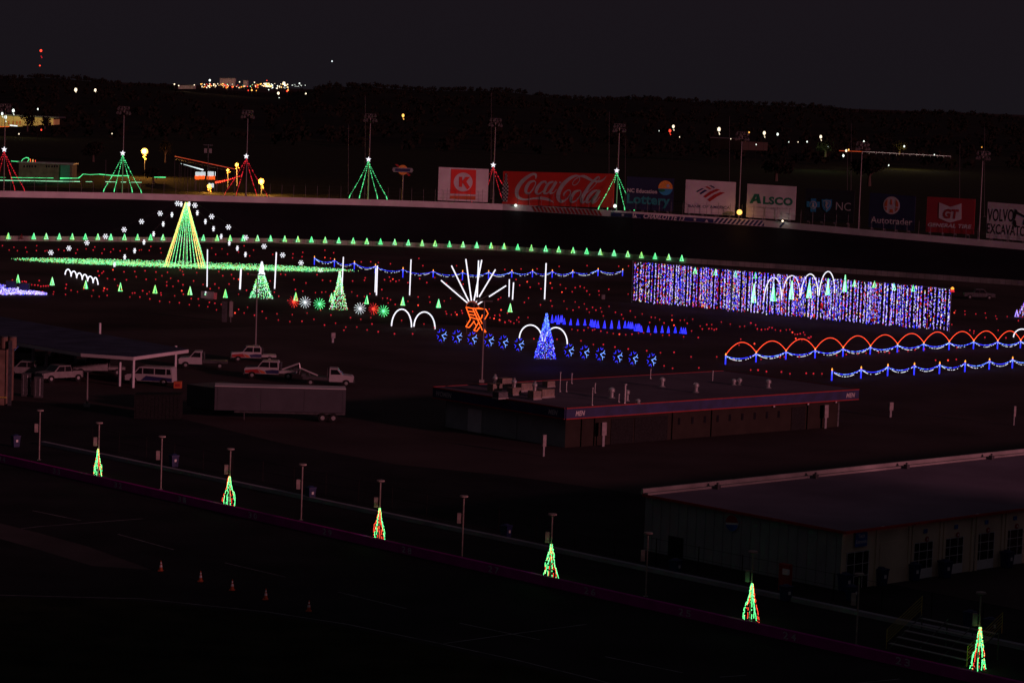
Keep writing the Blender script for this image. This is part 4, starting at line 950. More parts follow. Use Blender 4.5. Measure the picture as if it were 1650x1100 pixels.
mb.prism([Bc-D2*.3-D1*.5+Z*(gz-.015), Br-D1*.5+Z*(gz-.015), Br-D1*.2+Z*(gz-.015), Bc-D2*.3-D1*.2+Z*(gz-.015)], Z*.16, conc2)
mb.build('parapet', root)
for k in range(5):
    p = Bc+D2*(7+k*11.5)-D1*.9+Z*(gz-.02); q = MB(); q.box(p, .35, .35, .35, dgrey, D2).tube(p+Z*.35, p+Z*.5, .1, dgrey, 8); q.build('roof_vent', root)
ff = Fr(A-Z*0, D2); 
if ff.N.y > 0: ff = Fr(A, -D2)
def frect(mb, x0, y0, x1, y1, mt, h0, h1, f):
    a = f.px(x0, y0); b = f.px(x1, y1); f.poly(mb, [(a[0], b[1]), (b[0], b[1]), (b[0], a[1]), (a[0], a[1])], mt, h0, h1); return a[0], b[1], b[0], a[1]
for x in (1357, 1411, 1463, 1468.5, 1513, 1519, 1564, 1571, 1612, 1618):
    u, _ = ff.px(x, 900); mb = MB(); ff.poly(mb, [(u-.13, 0), (u+.13, 0), (u+.13, gz-.2), (u-.13, gz-.2)], tan2, .01, .12); mb.build('wall_pier', root)
def door(x0, x1, yt, yb, white_h=.72, cols=(.28, .70)):
    u0, vt = ff.px(x0, yt); u1, _ = ff.px(x1, yt); vb = .03
    d = MB(); ff.poly(d, [(u0, vb), (u1, vb), (u1, vt), (u0, vt)], glass, .01, .03); o = d.build('roller_door', root)
    lo = vb+(white_h if white_h else 0)
    if white_h:
        d = MB(); ff.poly(d, [(u0+.02, vb), (u1-.02, vb), (u1-.02, lo), (u0+.02, lo)], white, .035, .06); e = d.build('door_panel', o)
    d = MB()
    for c_ in (0.01,)+cols+(.985,): u = u0+(u1-u0)*c_; ff.poly(d, [(u-.022, lo), (u+.022, lo), (u+.022, vt), (u-.022, vt)], white, .035, .055)
    for c_ in (.33, .66, .99): v = lo+(vt-lo)*c_; ff.poly(d, [(u0, v-.02), (u1, v-.02), (u1, v+.02), (u0, v+.02)], white, .057, .07)
    d.build('glazing_bars', o)
door(1364, 1400, 890, 948, .0, (.35, .72))
door(1472.5, 1503, 874.5, 929); door(1522, 1552, 867.5, 921); door(1571, 1602, 860, 913.5); door(1619.5, 1648, 854, 903.5)
door(1668, 1700, 848, 895)
mb = MB(); frect(mb, 1418, 874, 1461, 935, tan2, .01, .04, ff); mb.build('closed_panel', root)
mb = MB(); a = frect(mb, 1376, 856, 1394, 878, blue_p, .13, .17, ff)
ff.text(mb, 'Tech', a[0]+.22*(a[2]-a[0]), a[1]+.58*(a[3]-a[1]), a[0]+.78*(a[2]-a[0]), a[1]+.82*(a[3]-a[1]), white, .18, 0, .02)
ff.text(mb, 'Entrance', a[0]+.06*(a[2]-a[0]), a[1]+.22*(a[3]-a[1]), a[2]-.06*(a[2]-a[0]), a[1]+.46*(a[3]-a[1]), white, .18, 0, .02); mb.build('entrance_sign', root)
for x, y in ((1493, 868), (1542.5, 861), (1591.5, 853.5), (1637.5, 847)):
    c = ff.px(x, y); mb = MB(); ff.disc(mb, c, .2, red, .03, .07, n=18); ff.disc(mb, (c[0]+.03, c[1]), .08, white, .075, .085, n=12); mb.build('round_sign', root)
    c = ff.px(x-2.5, y-13); mb = MB(); ff.poly(mb, [(c[0]-.2, c[1]-.15), (c[0]+.2, c[1]-.15), (c[0]+.2, c[1]+.15), (c[0]-.2, c[1]+.15)], blue_p, .03, .07); mb.build('number_sign', root)
for x, y in ((1420, 848), (1572, 828), (1468, 843)):
    c = ff.px(x, y); mb = MB(); p = ff.pt(c[0], c[1]-.12, .2); mb.box(p, .25, .2, .18, offwhite, D2); mb.build('wall_lamp', root)
ef = Fr(A, -D1)
if ef.N.y > 0: ef = Fr(A, D1)
c = ef.px(1181, 842); mb = MB(); r = .62
ef.disc(mb, c, r, white, .06, .10); ef.disc(mb, c, r*.96, red, .11, .13, .15, pi+.05); ef.disc(mb, c, r*.96, blue_p, .11, .13, pi+.3, 2*pi-.1)
mb.build('round_emblem', root)
mb = MB(); frect(mb, 1078, 862, 1100, 905, glass, .03, .06, ef); mb.build('end_door', root)
# blue bins by the garage and on the pit barrier
binp = empty('rubbish_bin', (0, 0, 0)); mb = MB()
vs = [(-.27, -.27, .04), (.27, -.27, .04), (.27, .27, .04), (-.27, .27, .04), (-.34, -.34, .98), (.34, -.34, .98), (.34, .34, .98), (-.34, .34, .98)]
mb.add(vs, [(3, 2, 1, 0), (4, 5, 6, 7), (0, 1, 5, 4), (1, 2, 6, 5), (2, 3, 7, 6), (3, 0, 4, 7)], binm); mb.build('bin_body', binp, local=True)
mb = MB(); mb.box((0, 0, .985), .74, .74, .09, binm); mb.ball((0, 0, 1.06), .3, binm, 8, .5); mb.build('lid', binp, local=True)
mb = MB(); mb.box((.0, -.345, .5), .2, .03, .22, white); mb.build('sticker', binp, local=True)
BN = [(1361, 952, 'bin beside the corner door of the garage'), (1419, 943, 'bin at the closed panel of the garage'), (1471, 935, 'bin left of the second glazed garage door'), (1522, 930, 'bin left of the third glazed garage door'), (1622, 914, 'bin left of the fifth glazed garage door'),
      (1266, 968, 'bin behind the pit barrier below the garage end wall'), (1372, 968, 'bin close behind the twin striped posts of the corner door'), (1595, 1022, 'bin right of the last rope light tree'), (1562, 1010, 'bin left of the last rope light tree'), (1088, 925, 'bin at the pit barrier right of the ninth lamp post'), (815, 868, 'bin at the pit barrier left of the fourth rope light tree'), (500, 805, 'bin at the pit barrier right of the fifth lamp post'), (280, 752, 'bin at the pit barrier right of the third lamp post'), (25, 720, 'bin at the pit barrier near the left edge')]
for k, (x, y, lb) in enumerate(BN):
    o = binp if k == 0 else copy_tree(binp); o.location = G(x, y, .012); o.rotation_euler = (0, 0, .75+rnd.uniform(-.2, .2)); s = 1.15 if k < 5 else 1.0; o.scale = (s, s, s)
    tag(o, 'dark blue '+lb, 'bin', 'blue bins around the pits')
p = G(1268, 958, .012)+V((0, 1.6, 0)); mb = MB(); mb.box(p, .9, .4, 1.9, red, D1).box(p+V((0, -.3, 1.2)), .5, .2, .4, white, D1); mb.build('vending_box', loc=p, label='dark red upright box behind the blue bin under the garage end wall', cat='box')
# yard fence behind the pit barrier
root = empty('yard_fence', G(1342, 985)); tag(root, 'black post and wire fence between pit barrier and garage yard', 'fence')
w_ = MB(); fa = BAR0+gn*3.0
for i in range(0, 26):
    p = fa+gd*(i*4.2-2); mb = MB(); mb.tube(p, p+Z*1.9, .04, black, 6); mb.build('fence_post', root)
    for h in (.1, 1.0, 1.85): w_.tube(p+Z*h, p+gd*4.2+Z*h, .015, black, 4)
w_.build('wire', root)
# small bleachers with slanted rails
bl0 = G(1395, 1052)-PN*2.2; root = empty('viewing_stand', bl0); tag(root, 'small dark viewing stand with slanted end rails by the pit wall', 'bleachers')
for j in range(5):
    mb = MB(); p = bl0-PN*(j*.75)+Z*(.35+.32*j); mb.prism([p-PD*.0, p+PD*6.0, p+PD*6.0-PN*.3, p-PN*.3], Z*.05, grey); mb.build('bench', root)
for j in (0, 2.0, 4.0, 6.0):
    mb = MB(); p = bl0+PD*j; mb.tube(p, p-PN*3.4+Z*1.9, .04, dgrey, 6); mb.tube(p-PN*3.3, p-PN*3.3+Z*1.9, .04, dgrey, 6); mb.build('frame', root)
for j in (-.15, 6.15):
    mb = MB()
    for h in range(5): p = bl0+PD*j+Z*(.45+h*.2); mb.tube(p, p-PN*3.4+Z*1.75, .018, yel_p, 5)
    mb.tube(bl0+PD*j, bl0+PD*j+Z*1.3, .03, yel_p, 5).tube(bl0+PD*j-PN*3.4+Z*1.7, bl0+PD*j-PN*3.4+Z*3.05, .03, yel_p, 5); mb.build('end_rail', root)
# ================================================================ RESTROOM BUILDING
RZ = 4.0
F_, L_, Q_ = G(911.6, 657.5, RZ), G(699, 623.6, RZ), G(1383, 627, RZ); B_ = L_+Q_-F_
for v_ in (F_, L_, Q_, B_): v_.z = 0
e1, e2 = (L_-F_).normalized(), (Q_-F_).normalized()
root = empty('restroom_building', F_); tag(root, 'flat roofed restroom block with navy and red fascia and roof vents', 'building')
mb = MB(); mb.prism([F_+Z*(RZ-.1), Q_+Z*(RZ-.1), B_+Z*(RZ-.1), L_+Z*(RZ-.1)], Z*.09, roof_m); mb.build('roof', root)
def fascia(p, q, name, far=False):
    d = (q-p).normalized(); n = V((d.y, -d.x, 0)); n = n if n.y < 0 else -n
    if far: n = -n
    fr = Fr(p, d if d.cross(Z).dot(n) > 0 else -d); L = (q-p).length
    mb = MB(); mb.prism([p+Z*(RZ-1.08)+n*.0, q+Z*(RZ-1.08), q+n*.12+Z*(RZ-1.08), p+n*.12+Z*(RZ-1.08)], Z*1.08, navy); o = mb.build(name, root)
    mb = MB()
    for z0 in (RZ-1.1, RZ-.06): mb.prism([p+Z*z0+n*.10, q+Z*z0+n*.10, q+n*.16+Z*z0, p+n*.16+Z*z0], Z*.11, red)
    mb.build('red_trim', o)
    return o, fr, n
o1, fr1, n1 = fascia(F_, Q_, 'fascia'); o2, fr2, n2 = fascia(F_, L_, 'fascia'); fascia(L_, B_, 'fascia', True); fascia(Q_, B_, 'fascia', True)
ftx1 = Fr(F_+n1*.13, e2 if e2.cross(Z).y < 0 else -e2); ftx2 = Fr(F_+n2*.13, e1 if e1.cross(Z).y < 0 else -e1)
def ftext(f, t, x0, x1, o):
    u0, _ = f.px(x0, 650); u1, _ = f.px(x1, 650); mb = MB(); f.text(mb, t, u0, RZ-.78, u1, RZ-.32, conc, .01, .2, .03); mb.build('lettering', o)
ftext(ftx1, 'MEN', 928, 942, o1); ftext(ftx1, 'MEN', 1363, 1376, o1); ftext(ftx2, 'MEN', 884, 898, o2); ftext(ftx2, 'WOMEN', 701, 726, o2)
g = .9; f_in = F_+e1*g+e2*g; q_in = Q_-e2*1.8+e1*g; l_in = L_-e1*g+e2*g
def wall(p, q, mt, name, th=.25):
    d = (q-p).normalized(); n = V((-d.y, d.x, 0)); n = n if n.y > 0 else -n
    mb = MB(); mb.prism([p, q, q+n*th, p+n*th], Z*(RZ-.12), mt); return mb.build(name, root)
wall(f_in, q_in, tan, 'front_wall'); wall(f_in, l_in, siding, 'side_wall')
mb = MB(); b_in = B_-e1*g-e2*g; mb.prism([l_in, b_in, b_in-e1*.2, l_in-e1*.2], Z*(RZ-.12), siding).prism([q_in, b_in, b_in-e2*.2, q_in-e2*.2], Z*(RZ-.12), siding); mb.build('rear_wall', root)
wf = Fr(f_in, e2 if e2.cross(Z).y < 0 else -e2); wl = Fr(f_in, e1 if e1.cross(Z).y < 0 else -e1)
def opening(f, x0, x1, v0, v1, mt, name, h=.06, par=None):
    u0, _ = f.px(x0, 690); u1, _ = f.px(x1, 690); mb = MB(); f.poly(mb, [(u0, v0), (u1, v0), (u1, v1), (u0, v1)], mt, .01, h); return mb.build(name, par or root)
opening(wf, 984, 1020, .0, 2.5, black, 'entrance_recess'); opening(wf, 1022, 1075, .0, 2.5, black, 'entrance_recess'); opening(wf, 1274, 1296, 0, 2.4, black, 'entrance_recess')
for x in (1093.5, 1115, 1135, 1155.5, 1175, 1195, 1215, 1234.5, 1253.5):
    opening(wf, x-1.6, x+1.6, 1.45, 2.15, glass, 'slit_window', .05)
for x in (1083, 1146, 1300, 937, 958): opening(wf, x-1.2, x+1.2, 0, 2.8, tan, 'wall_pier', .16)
opening(wl, 754, 776, 0, 2.3, offwhite, 'pale_door'); opening(wl, 811, 833, 0, 2.3, siding, 'pale_door')
for x, y in ((1345, 644), (1245, 651), (1299, 668)):
    u, v = wf.px(x, y); mb = MB(); mb.box(wf.pt(u, 2.6, .15), .22, .2, .16, offwhite, e2); mb.build('wall_lamp', root)
# fridge/kiosks by the wall
for k, (x, y0, y1, w_px, lb, mt) in enumerate([(971.5, 680, 719, 10, 'pale upright cabinet at the restroom wall right of the corner', cab_m), (1329.5, 652, 690, 9, 'pale upright sign near the right end of the restroom wall', cab_m), (875.5, 700, 735, 7, 'pale narrow sign board before the restroom corner', cab_m),
                                            (1434.5, 648, 672, 9, 'small pale box on a post right of the restroom block', cab_m), (1633, 654, 685, 5, 'tall narrow pale sign near the right edge', cab_m), (536, 536, 552, 8, 'small pinkish sign box on a post in the dark field', cab_m)]):
    p = G(x, y1); D = p.y; z0 = top_at(p, x, y0); w2 = w_px*D/FPX; zz0 = z0-(y1-y0)*.55*D/FPX
    root2 = empty('notice_cabinet', p); tag(root2, lb, 'cabinet', 'pale signs and cabinets')
    mb = MB(); mb.box(p+Z*zz0, w2, .25, z0-zz0, mt, e2); mb.build('panel', root2)
    mb = MB(); mb.box(p, w2*.5, .12, zz0, grey, e2); mb.build('post', root2)
# roof furniture (each is a thing standing on the roof)
RT = RZ+.0
def vent(x, y, h, r, lb, ball=True):
    p = G(x, y, RT); root = empty('roof_vent', p); tag(root, lb, 'roof vent', 'vents on the restroom roof')
    mb = MB(); mb.tube(p, p+Z*h*.55, r*.8, steel, 12); mb.tube(p, p+Z*.12, r*1.5, grey, 12, r); mb.build('pipe', root)
    mb = MB(); 
    if ball:
        mb.ball(p+Z*(h*.78), r*1.25, steel, 14, .9)
        for i in range(10): a = i*pi/5; mb.box(p+Z*(h*.62)+V((cos(a), sin(a), 0))*r*1.15, .03, .1, h*.32, steel, V((cos(a), sin(a), 0)))
    else: mb.tube(p+Z*h*.55, p+Z*h, r*.5, steel, 8).tube(p+Z*(h-.1), p+Z*h, r*.8, steel, 10)
    mb.build('cowl', root)
VT = [(985, 641, 1.0, .28, 'turbine vent in the middle cluster, left one'), (1010, 646, 1.15, .22, 'turbine vent beside the tall pipe of the middle cluster'), (1066.5, 623, .95, .26, 'turbine vent on the right half of the roof near its rear'), (1121, 632, .95, .26, 'turbine vent right of centre near the fascia'),
      (1182, 620, .55, .22, 'low vent of the rear pair, left one'), (1191.5, 620, .65, .22, 'low vent of the rear pair, right one'), (1237.5, 625, .85, .26, 'turbine vent nearest the right end of the roof'), (1028, 650, .35, .2, 'lowest squat vent close to the fascia')]
for a_ in VT: vent(*a_)
for k, (x, yt, yb, lb) in enumerate([(902, 599, 631, 'tallest bare pipe beside the air units'), (912.5, 614, 631, 'shorter bare pipe beside the tallest one'), (954, 624, 653, 'thin bent pipe close to the fascia'), (958.5, 617, 633, 'thin pipe behind the bent pipe'), (1006.5, 618, 650, 'tall thick pipe of the middle cluster'), (997, 634, 648, 'short pipe in the middle cluster'), (1148, 597, 616, 'thin pipe at the rear edge of the roof'), (1048, 594, 610, 'thin pipe at the rear under the last blue snowflake'), (921, 601, 618, 'thin pipe at the rear behind the tallest one')]):
    p = G(x, yb, RT); h = top_at(p, x, yt)-RT; mb = MB(); mb.tube(p, p+Z*h, .05 if k != 4 else .1, steel, 8).tube(p+Z*(h-.12), p+Z*h, .1 if k != 4 else .2, grey, 8).tube(p, p+Z*.08, .14, grey, 8)
    mb.build('roof_pipe', loc=p, label=lb+' on the restroom roof', cat='pipe', group='pipes on the restroom roof')
for k, (x, yb, w_, d_, h_, tv, lb) in enumerate([(797, 632, 1.3, 1.0, .9, 1, 'air unit with a shiny cowl, leftmost on the restroom roof'), (812, 626, 1.4, 1.1, 1.1, 0, 'tan air unit behind the leftmost one'), (828, 636, 1.2, 1.0, .75, 1, 'air unit with a shiny cowl, second from the left'), (844, 630, 1.6, 1.1, .85, 0, 'tan box unit between the second and third cowls'),
                                   (861, 643, 1.1, 1.0, .85, 1, 'air unit with a shiny cowl, nearest the roof edge'), (878, 640, 1.7, 1.1, .85, 0, 'wide tan box unit right of the cowled units'), (884, 623, 1.1, .9, .6, 0, 'small tan box unit at the rear right of the group'), (806, 642, 1.3, 1.0, .7, 0, 'low dark box unit at the roof edge')]):
    p = G(x, yb, RT); root2 = empty('air_unit', p); tag(root2, lb, 'air unit', 'air units on the restroom roof')
    mb = MB(); mb.box(p, w_, d_, h_*.2, conc2, e2).box(p+Z*h_*.2, w_*.94, d_*.9, h_*.8, tan_ac if k != 7 else dgrey, e2); mb.build('casing', root2)
    mb = MB(); fr_ = Fr(p-e1*(d_*.46)-e2*(w_*.4), e2)
    for j in range(8): u = j*w_*.8/7; mb.box(fr_.O+e2*u+Z*h_*.32, .03, .03, h_*.55, grey, e2)
    mb.build('grille', root2)
    if tv:
        mb = MB(); mb.tube(p+Z*h_, p+Z*(h_+.35), .16, steel, 12).ball(p+Z*(h_+.55), .27, steel, 14, .95).tube(p+Z*(h_+.8), p+Z*(h_+.95), .12, steel, 10); mb.build('cowl', root2)
# tall lamp posts in front (bases hidden or behind)
for k, (xb, yb, xt, yt, w_, lb) in enumerate([(411.5, 560, 417, 442, 12, 'slim lamp post with a flat twin head crossing the pale green tree'), (776, 616, 779.5, 484, 14, 'slim lamp post with flat twin head crossing the manger'), (140, 655, 141, 597, 5, 'short dark post standing before the carport')]):
    p = G(xb, yb); D = p.y; h = P(xt, yt, D).z; root2 = empty('lot_lamp_post', p); tag(root2, lb, 'lamp post')
    mb = MB(); mb.tube(p, V((p.x+.0, p.y, h)), .14, pole_m, 8, .08).box(p, .6, .6, .35, conc2); mb.build('pole', root2)
    mb = MB()
    for s_ in (-1, 1): mb.box(p+V((s_*w_*.55*D/FPX, 0, h-.12)), w_*.8*D/FPX, .35, .13, dgrey if k == 2 else pole_m)
    mb.tube(p+V((-.5, 0, h-.05)), p+V((.5, 0, h-.05)), .04, pole_m, 6); mb.build('lamp_head', root2)
# ================================================================ CARPORT
CZ = 3.5
cp = [G(x, y, CZ) for x, y in [(29, 552.5), (131, 569.5), (215, 575.3), (303, 563.3), (0, 511), (-150, 486), (-150, 521)]]
root = empty('carport', V((cp[2].x, cp[2].y, 0))); tag(root, 'open carport with a wide dark blue roof and slim columns', 'carport')
mb = MB(); mb.prism([p-Z*.04 for p in cp], Z*.12, roof_b); mb.build('roof', root)
mb = MB(); ed = cp[:4]
for i, (p, q) in enumerate(zip(ed, ed[1:])):
    d = (q-p).normalized(); n = V((d.y, -d.x, 0)); n = n if n.y < 0 else -n
    mb.prism([p-Z*.34, q-Z*.34, q+n*.08-Z*.34, p+n*.08-Z*.34], Z*.36, conc)
p, q = cp[6], cp[0]; mb.prism([p-Z*.34, q-Z*.34, q+V((0, .1, -.34)), p+V((0, .1, -.34))], Z*.36, conc)
mb.build('fascia', root)
for x, y in ((192.5, 622), (214, 624.5), (53, 598), (74, 600), (121, 596), (143, 598), (20, 600), (282, 600), (160, 560)):
    p = G(x, y); mb = MB(); mb.box(p, .26, .26, CZ-.35, offwhite, e2); mb.build('column', root)
# left edge booth with drums
p = G(4, 648); h = top_at(p, 4, 560)
root = empty('edge_building', p); tag(root, 'tan corner of a low building with two pale drums, at the left edge', 'building')
mb = MB(); mb.box(p+V((-3.2, 0, 0)), 7.7, 5, h, tan3, V((1, 0, 0)), V((0, 1, 0))); mb.build('wall', root)
mb = MB(); mb.box(p+V((1.2, -2.55, 0)), .35, .35, h+1.0, dgrey); mb.build('corner_post', root)
for x in (7, 20, -7): c = P(x, 561, p.y-2.0); mb = MB(); mb.tube(c, c+Z*1.15, .42, tan3, 14).tube(c+Z*1.15, c+Z*1.25, .45, dgrey, 14); mb.build('drum', root)
mb = MB(); c = P(8, 641, p.y-2.7); mb.box(c-V((.8, 0, 0)), 2.0, .06, .12, yel_p); mb.build('yellow_strip', root)
for k, (x, y, s_) in enumerate([(42, 638, 1.9), (62, 640, 1.7)]):
    p = G(x, y); mb = MB(); mb.box(p, .9, .7, s_*1.3, dgrey).box(p+V((.2, -.37, .2)), .06, .04, s_*1.1, offwhite).box(p+V((-.25, -.37, .2)), .06, .04, s_*1.1, grey)
    mb.build('pallet_rack', loc=p, label=['tall dark rack right of the left edge building, nearer the wall', 'tall dark rack right of the left edge building, farther from the wall'][k], cat='rack', group='racks at the left edge')
# ================================================================ VEHICLES (local: +x forward)
def side_prism(mb, prof, y0, y1, mt): mb.prism([V((x, y0, z)) for x, z in prof], V((0, y1-y0, 0)), mt)
def wheels(root, xs, r=.42, y=.88):
    for x in xs:
        for s_ in (-1, 1):
            mb = MB(); mb.tube((x, s_*(y-.13), r), (x, s_*(y+.13), r), r, black, 16); o = mb.build('wheel', root, local=True)
            mb = MB(); mb.tube((x, s_*(y+.10), r), (x, s_*(y+.15), r), r*.55, steel, 12, r*.4); mb.build('rim', o, local=True)
def vehicle(kind, loc, rz, label, stripes=False, boom=0, paint=None, cat='truck', sc=1.):
    root = empty({'van': 'passenger_van', 'pickup': 'pickup_truck', 'crew': 'tow_truck', 'cab': 'flatbed_truck'}[kind], loc, rz); tag(root, label, cat, 'vehicles by the carport')
    root.scale = (sc, sc, sc); paint = paint or car_w
    mb = MB()
    if kind == 'van':
        side_prism(mb, [(2.7, .45), (2.75, .95), (2.5, 1.12), (1.75, 1.22), (1.15, 1.98), (.9, 2.06), (-2.5, 2.06), (-2.68, 1.9), (-2.75, .45)], -.98, .98, paint)
        gl = [[(1.05, 1.9), (1.6, 1.24), (.75, 1.24), (.75, 1.9)], [(.62, 1.9), (.62, 1.26), (-.62, 1.26), (-.62, 1.9)], [(-.75, 1.9), (-.75, 1.26), (-1.95, 1.26), (-1.95, 1.9)], [(-2.08, 1.9), (-2.08, 1.26), (-2.6, 1.3), (-2.5, 1.88)]]
        ws = (1.75, -1.75)
    elif kind == 'pickup':
        side_prism(mb, [(2.7, .5), (2.75, 1.05), (1.35, 1.2), (.75, 1.85), (-.75, 1.85), (-.95, 1.15), (-2.75, 1.12), (-2.75, .5)], -.95, .95, paint)
        side_prism(mb, [(-1.05, 1.15), (-2.7, 1.13), (-2.7, 1.2), (-1.05, 1.22)], -.95, -.85, paint); side_prism(mb, [(-1.05, 1.15), (-2.7, 1.13), (-2.7, 1.2), (-1.05, 1.22)], .85, .95, paint)
        gl = [[(.68, 1.76), (1.15, 1.22), (.05, 1.2), (.05, 1.76)], [(-.06, 1.76), (-.06, 1.2), (-.85, 1.2), (-.7, 1.76)]]; ws = (1.75, -1.75)
    elif kind == 'crew':
        side_prism(mb, [(2.95, .6), (3.0, 1.15), (2.8, 1.28), (1.5, 1.36), (.95, 2.08), (-.85, 2.1), (-1.0, 1.9), (-1.0, .6)], -.95, .95, paint)
        gl = [[(.88, 1.98), (1.35, 1.4), (.15, 1.38), (.15, 1.98)], [(.02, 1.98), (.02, 1.38), (-.85, 1.38), (-.82, 1.98)]]; ws = (2.1, -2.1)
    else:
        side_prism(mb, [(2.75, .55), (2.8, 1.1), (2.6, 1.25), (1.55, 1.35), (.95, 2.05), (.05, 2.08), (0, .55)], -.95, .95, paint)
        gl = [[(.9, 1.95), (1.35, 1.4), (.2, 1.38), (.2, 1.95)]]; ws = (1.95, -2.1)
    mb.build('body', root, local=True)
    for g_ in gl:
        mb = MB(); side_prism(mb, g_, -.995, -.955, glass); side_prism(mb, g_, .955, .995, glass); mb.build('window', root, local=True)
    mb = MB(); x = {'van': (1.78, 1.2), 'pickup': (1.33, .78), 'crew': (1.52, .98), 'cab': (1.55, .98)}[kind]; zt = {'van': (1.24, 1.93), 'pickup': (1.22, 1.8), 'crew': (1.4, 2.02), 'cab': (1.38, 1.98)}[kind]
    mb.quad(V((x[0]+.02, -.8, zt[0])), V((x[0]+.02, .8, zt[0])), V((x[1]+.03, .75, zt[1])), V((x[1]+.03, -.75, zt[1])), glass); mb.build('windscreen', root, local=True)
    wheels(root, ws)
    xf = {'van': 2.76, 'pickup': 2.76, 'crew': 3.0, 'cab': 2.8}[kind]
    for s_ in (-1, 1): mb = MB(); mb.box((xf, s_*.68, .85), .08, .32, .2, steel); mb.build('headlight', root, local=True)
    mb = MB(); mb.box((xf+.06, 0, .45), .12, 1.9, .22, dgrey); mb.build('bumper', root, local=True)
    if stripes:
        for y in (-1, 1):
            a, b = (y*.955, y*.975)
            mb = MB(); side_prism(mb, [(2.9, .66), (2.92, 1.0), (1.5, 1.15), (1.1, .66)], min(a, b), max(a, b), red); side_prism(mb, [(1.0, .66), (1.4, 1.14), (.7, .9), (.5, .66)], min(a, b), max(a, b), orange_p); mb.build('red_graphic', root, local=True)
            mb = MB(); side_prism(mb, [(.4, .66), (.6, 1.0), (-.2, 1.12), (-.98, 1.1), (-.98, .66)], min(a, b), max(a, b), navy); mb.build('navy_graphic', root, local=True)
        mb = MB(); mb.quad(V((2.8, -.8, 1.30)), V((2.8, .8, 1.30)), V((1.55, .8, 1.38)), V((1.55, -.8, 1.38)), navy); mb.build('bonnet_graphic', root, local=True)
    if kind == 'van':
        for y in (-1, 1):
            a, b = y*.983, y*1.0; mb = MB(); side_prism(mb, [(.9, .5), (.3, 1.05), (-2.7, .9), (-2.72, .5)], min(a, b), max(a, b), navy); mb.build('navy_graphic', root, local=True)
    if kind in ('crew', 'cab'):
        mb = MB(); x0 = -1.05 if kind == 'crew' else -.05
        side_prism(mb, [(x0, .72), (x0, 1.02), (-3.0, 1.02), (-3.0, .72)], -.98, .98, paint if kind == 'crew' else dgrey); mb.build('deck', root, local=True)
        mb = MB(); mb.box((x0-.15, 0, 1.02), .1, 1.8, .9, dgrey); mb.build('headboard', root, local=True)
    if boom:
        mb = MB(); mb.tube((-1.3, 0, 1.1), (-3.3, 0, 1.9), .09, paint, 8).tube((-2.2, 0, 1.05), (-2.4, 0, 1.6), .07, dgrey, 6).tube((-3.3, 0, 1.9), (-3.4, 0, 1.2), .03, steel, 5).box((-2.9, 0, 1.02), .5, 1.4, .25, dgrey); mb.build('boom', root, local=True)
    return root
FL_ = pi-.035
vehicle('cab', G(326, 593), FL_+.1, 'white flatbed truck just right of the carport roof')
vehicle('crew', G(408, 582.5), FL_+.2, 'farthest striped tow truck parked behind the others', True, 0, sc=.92)
vehicle('crew', G(436, 609.5), FL_+.05, 'striped crew cab tow truck with a boom, in the middle of the lot', True, 1)
vehicle('cab', G(530, 621), .06, 'white truck with a folded boom facing right', boom=1)
vehicle('van', G(243, 619), FL_-.12, 'white and blue passenger van at the carport end', cat='van')
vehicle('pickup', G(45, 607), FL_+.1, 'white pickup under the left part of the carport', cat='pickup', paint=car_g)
vehicle('pickup', G(97, 614), FL_+.75, 'shade-toned pale pickup between the middle columns of the carport', cat='pickup', paint=car_g)
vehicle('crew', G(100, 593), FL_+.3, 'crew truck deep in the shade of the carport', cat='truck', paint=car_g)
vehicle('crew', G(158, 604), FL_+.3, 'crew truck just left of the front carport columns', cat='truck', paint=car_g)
vehicle('pickup', G(40, 583), FL_+.2, 'far pickup at the back of the carport near the left edge', cat='pickup')
vehicle('pickup', G(1577, 482), .0, 'lone dark pickup on the infield near the right edge', cat='pickup', paint=dgrey)
# orange crate
p = G(286.5, 625); mb = MB(); mb.box(p, .85, .6, .7, orange_p, CR).box(p+Z*.7, .9, .65, .05, orange_p, CR).box(p+V((0, -.31, .2)), .5, .03, .3, red, CR); mb.build('orange_crate', loc=p, label='orange crate on the lot behind the passenger van', cat='crate')
# trailers
def q2(px, py, z): return G(px, py, z)
tb, te = G(345, 676, 0), G(556, 681, 0); d = (te-tb).normalized(); n = V((-d.y, d.x, 0)); L = (te-tb).length
root = empty('box_trailer', tb); tag(root, 'long pale box trailer parked in the dark lot', 'trailer')
D = tb.y; z1 = P(556, 627.5, te.y).z
mb = MB(); mb.prism([tb+Z*1.0, te+Z*1.0, te+n*2.5+Z*1.0, tb+n*2.5+Z*1.0], Z*(z1-1.0), trail_m)
for i in (0, 9, 18, 26): mb.box(tb+d*(.3+i*(L-.6)/26)-n*.012+Z*1.05, .04, .03, z1-1.1, trail_m, d)
mb.build('box', root)
mb = MB(); mb.prism([tb+Z*z1-n*.03, te+Z*z1-n*.03, te+n*2.53+Z*z1, tb+n*2.53+Z*z1], Z*.07, conc); mb.build('roof', root)
mb = MB(); mb.prism([tb+d*2+Z*.75+n*.3, te+Z*.75+n*.3, te+n*2.2+Z*.75, tb+d*2+n*2.2+Z*.75], Z*.25, dgrey); mb.tube(tb+d*3+n*.5, tb+d*3+n*.5+Z*.8, .06, dgrey, 6); mb.build('chassis', root)
for k in (1.2, 2.3):
    for s_ in (.15, 2.35): c = te-d*k+n*s_+Z*.45; mb = MB(); mb.tube(c-n*.13, c+n*.13, .45, black, 16); o = mb.build('wheel', root); mb = MB(); mb.tube(c-n*.16-V(root.location)*0, c-n*.12, .22, steel, 10); o2_ = mb.build('rim', root)
sb = G(343, 668, 0); se = G(300.5, 661, 0); root = empty('box_container', se); tag(root, 'short pale container touching the left end of the long trailer', 'container')
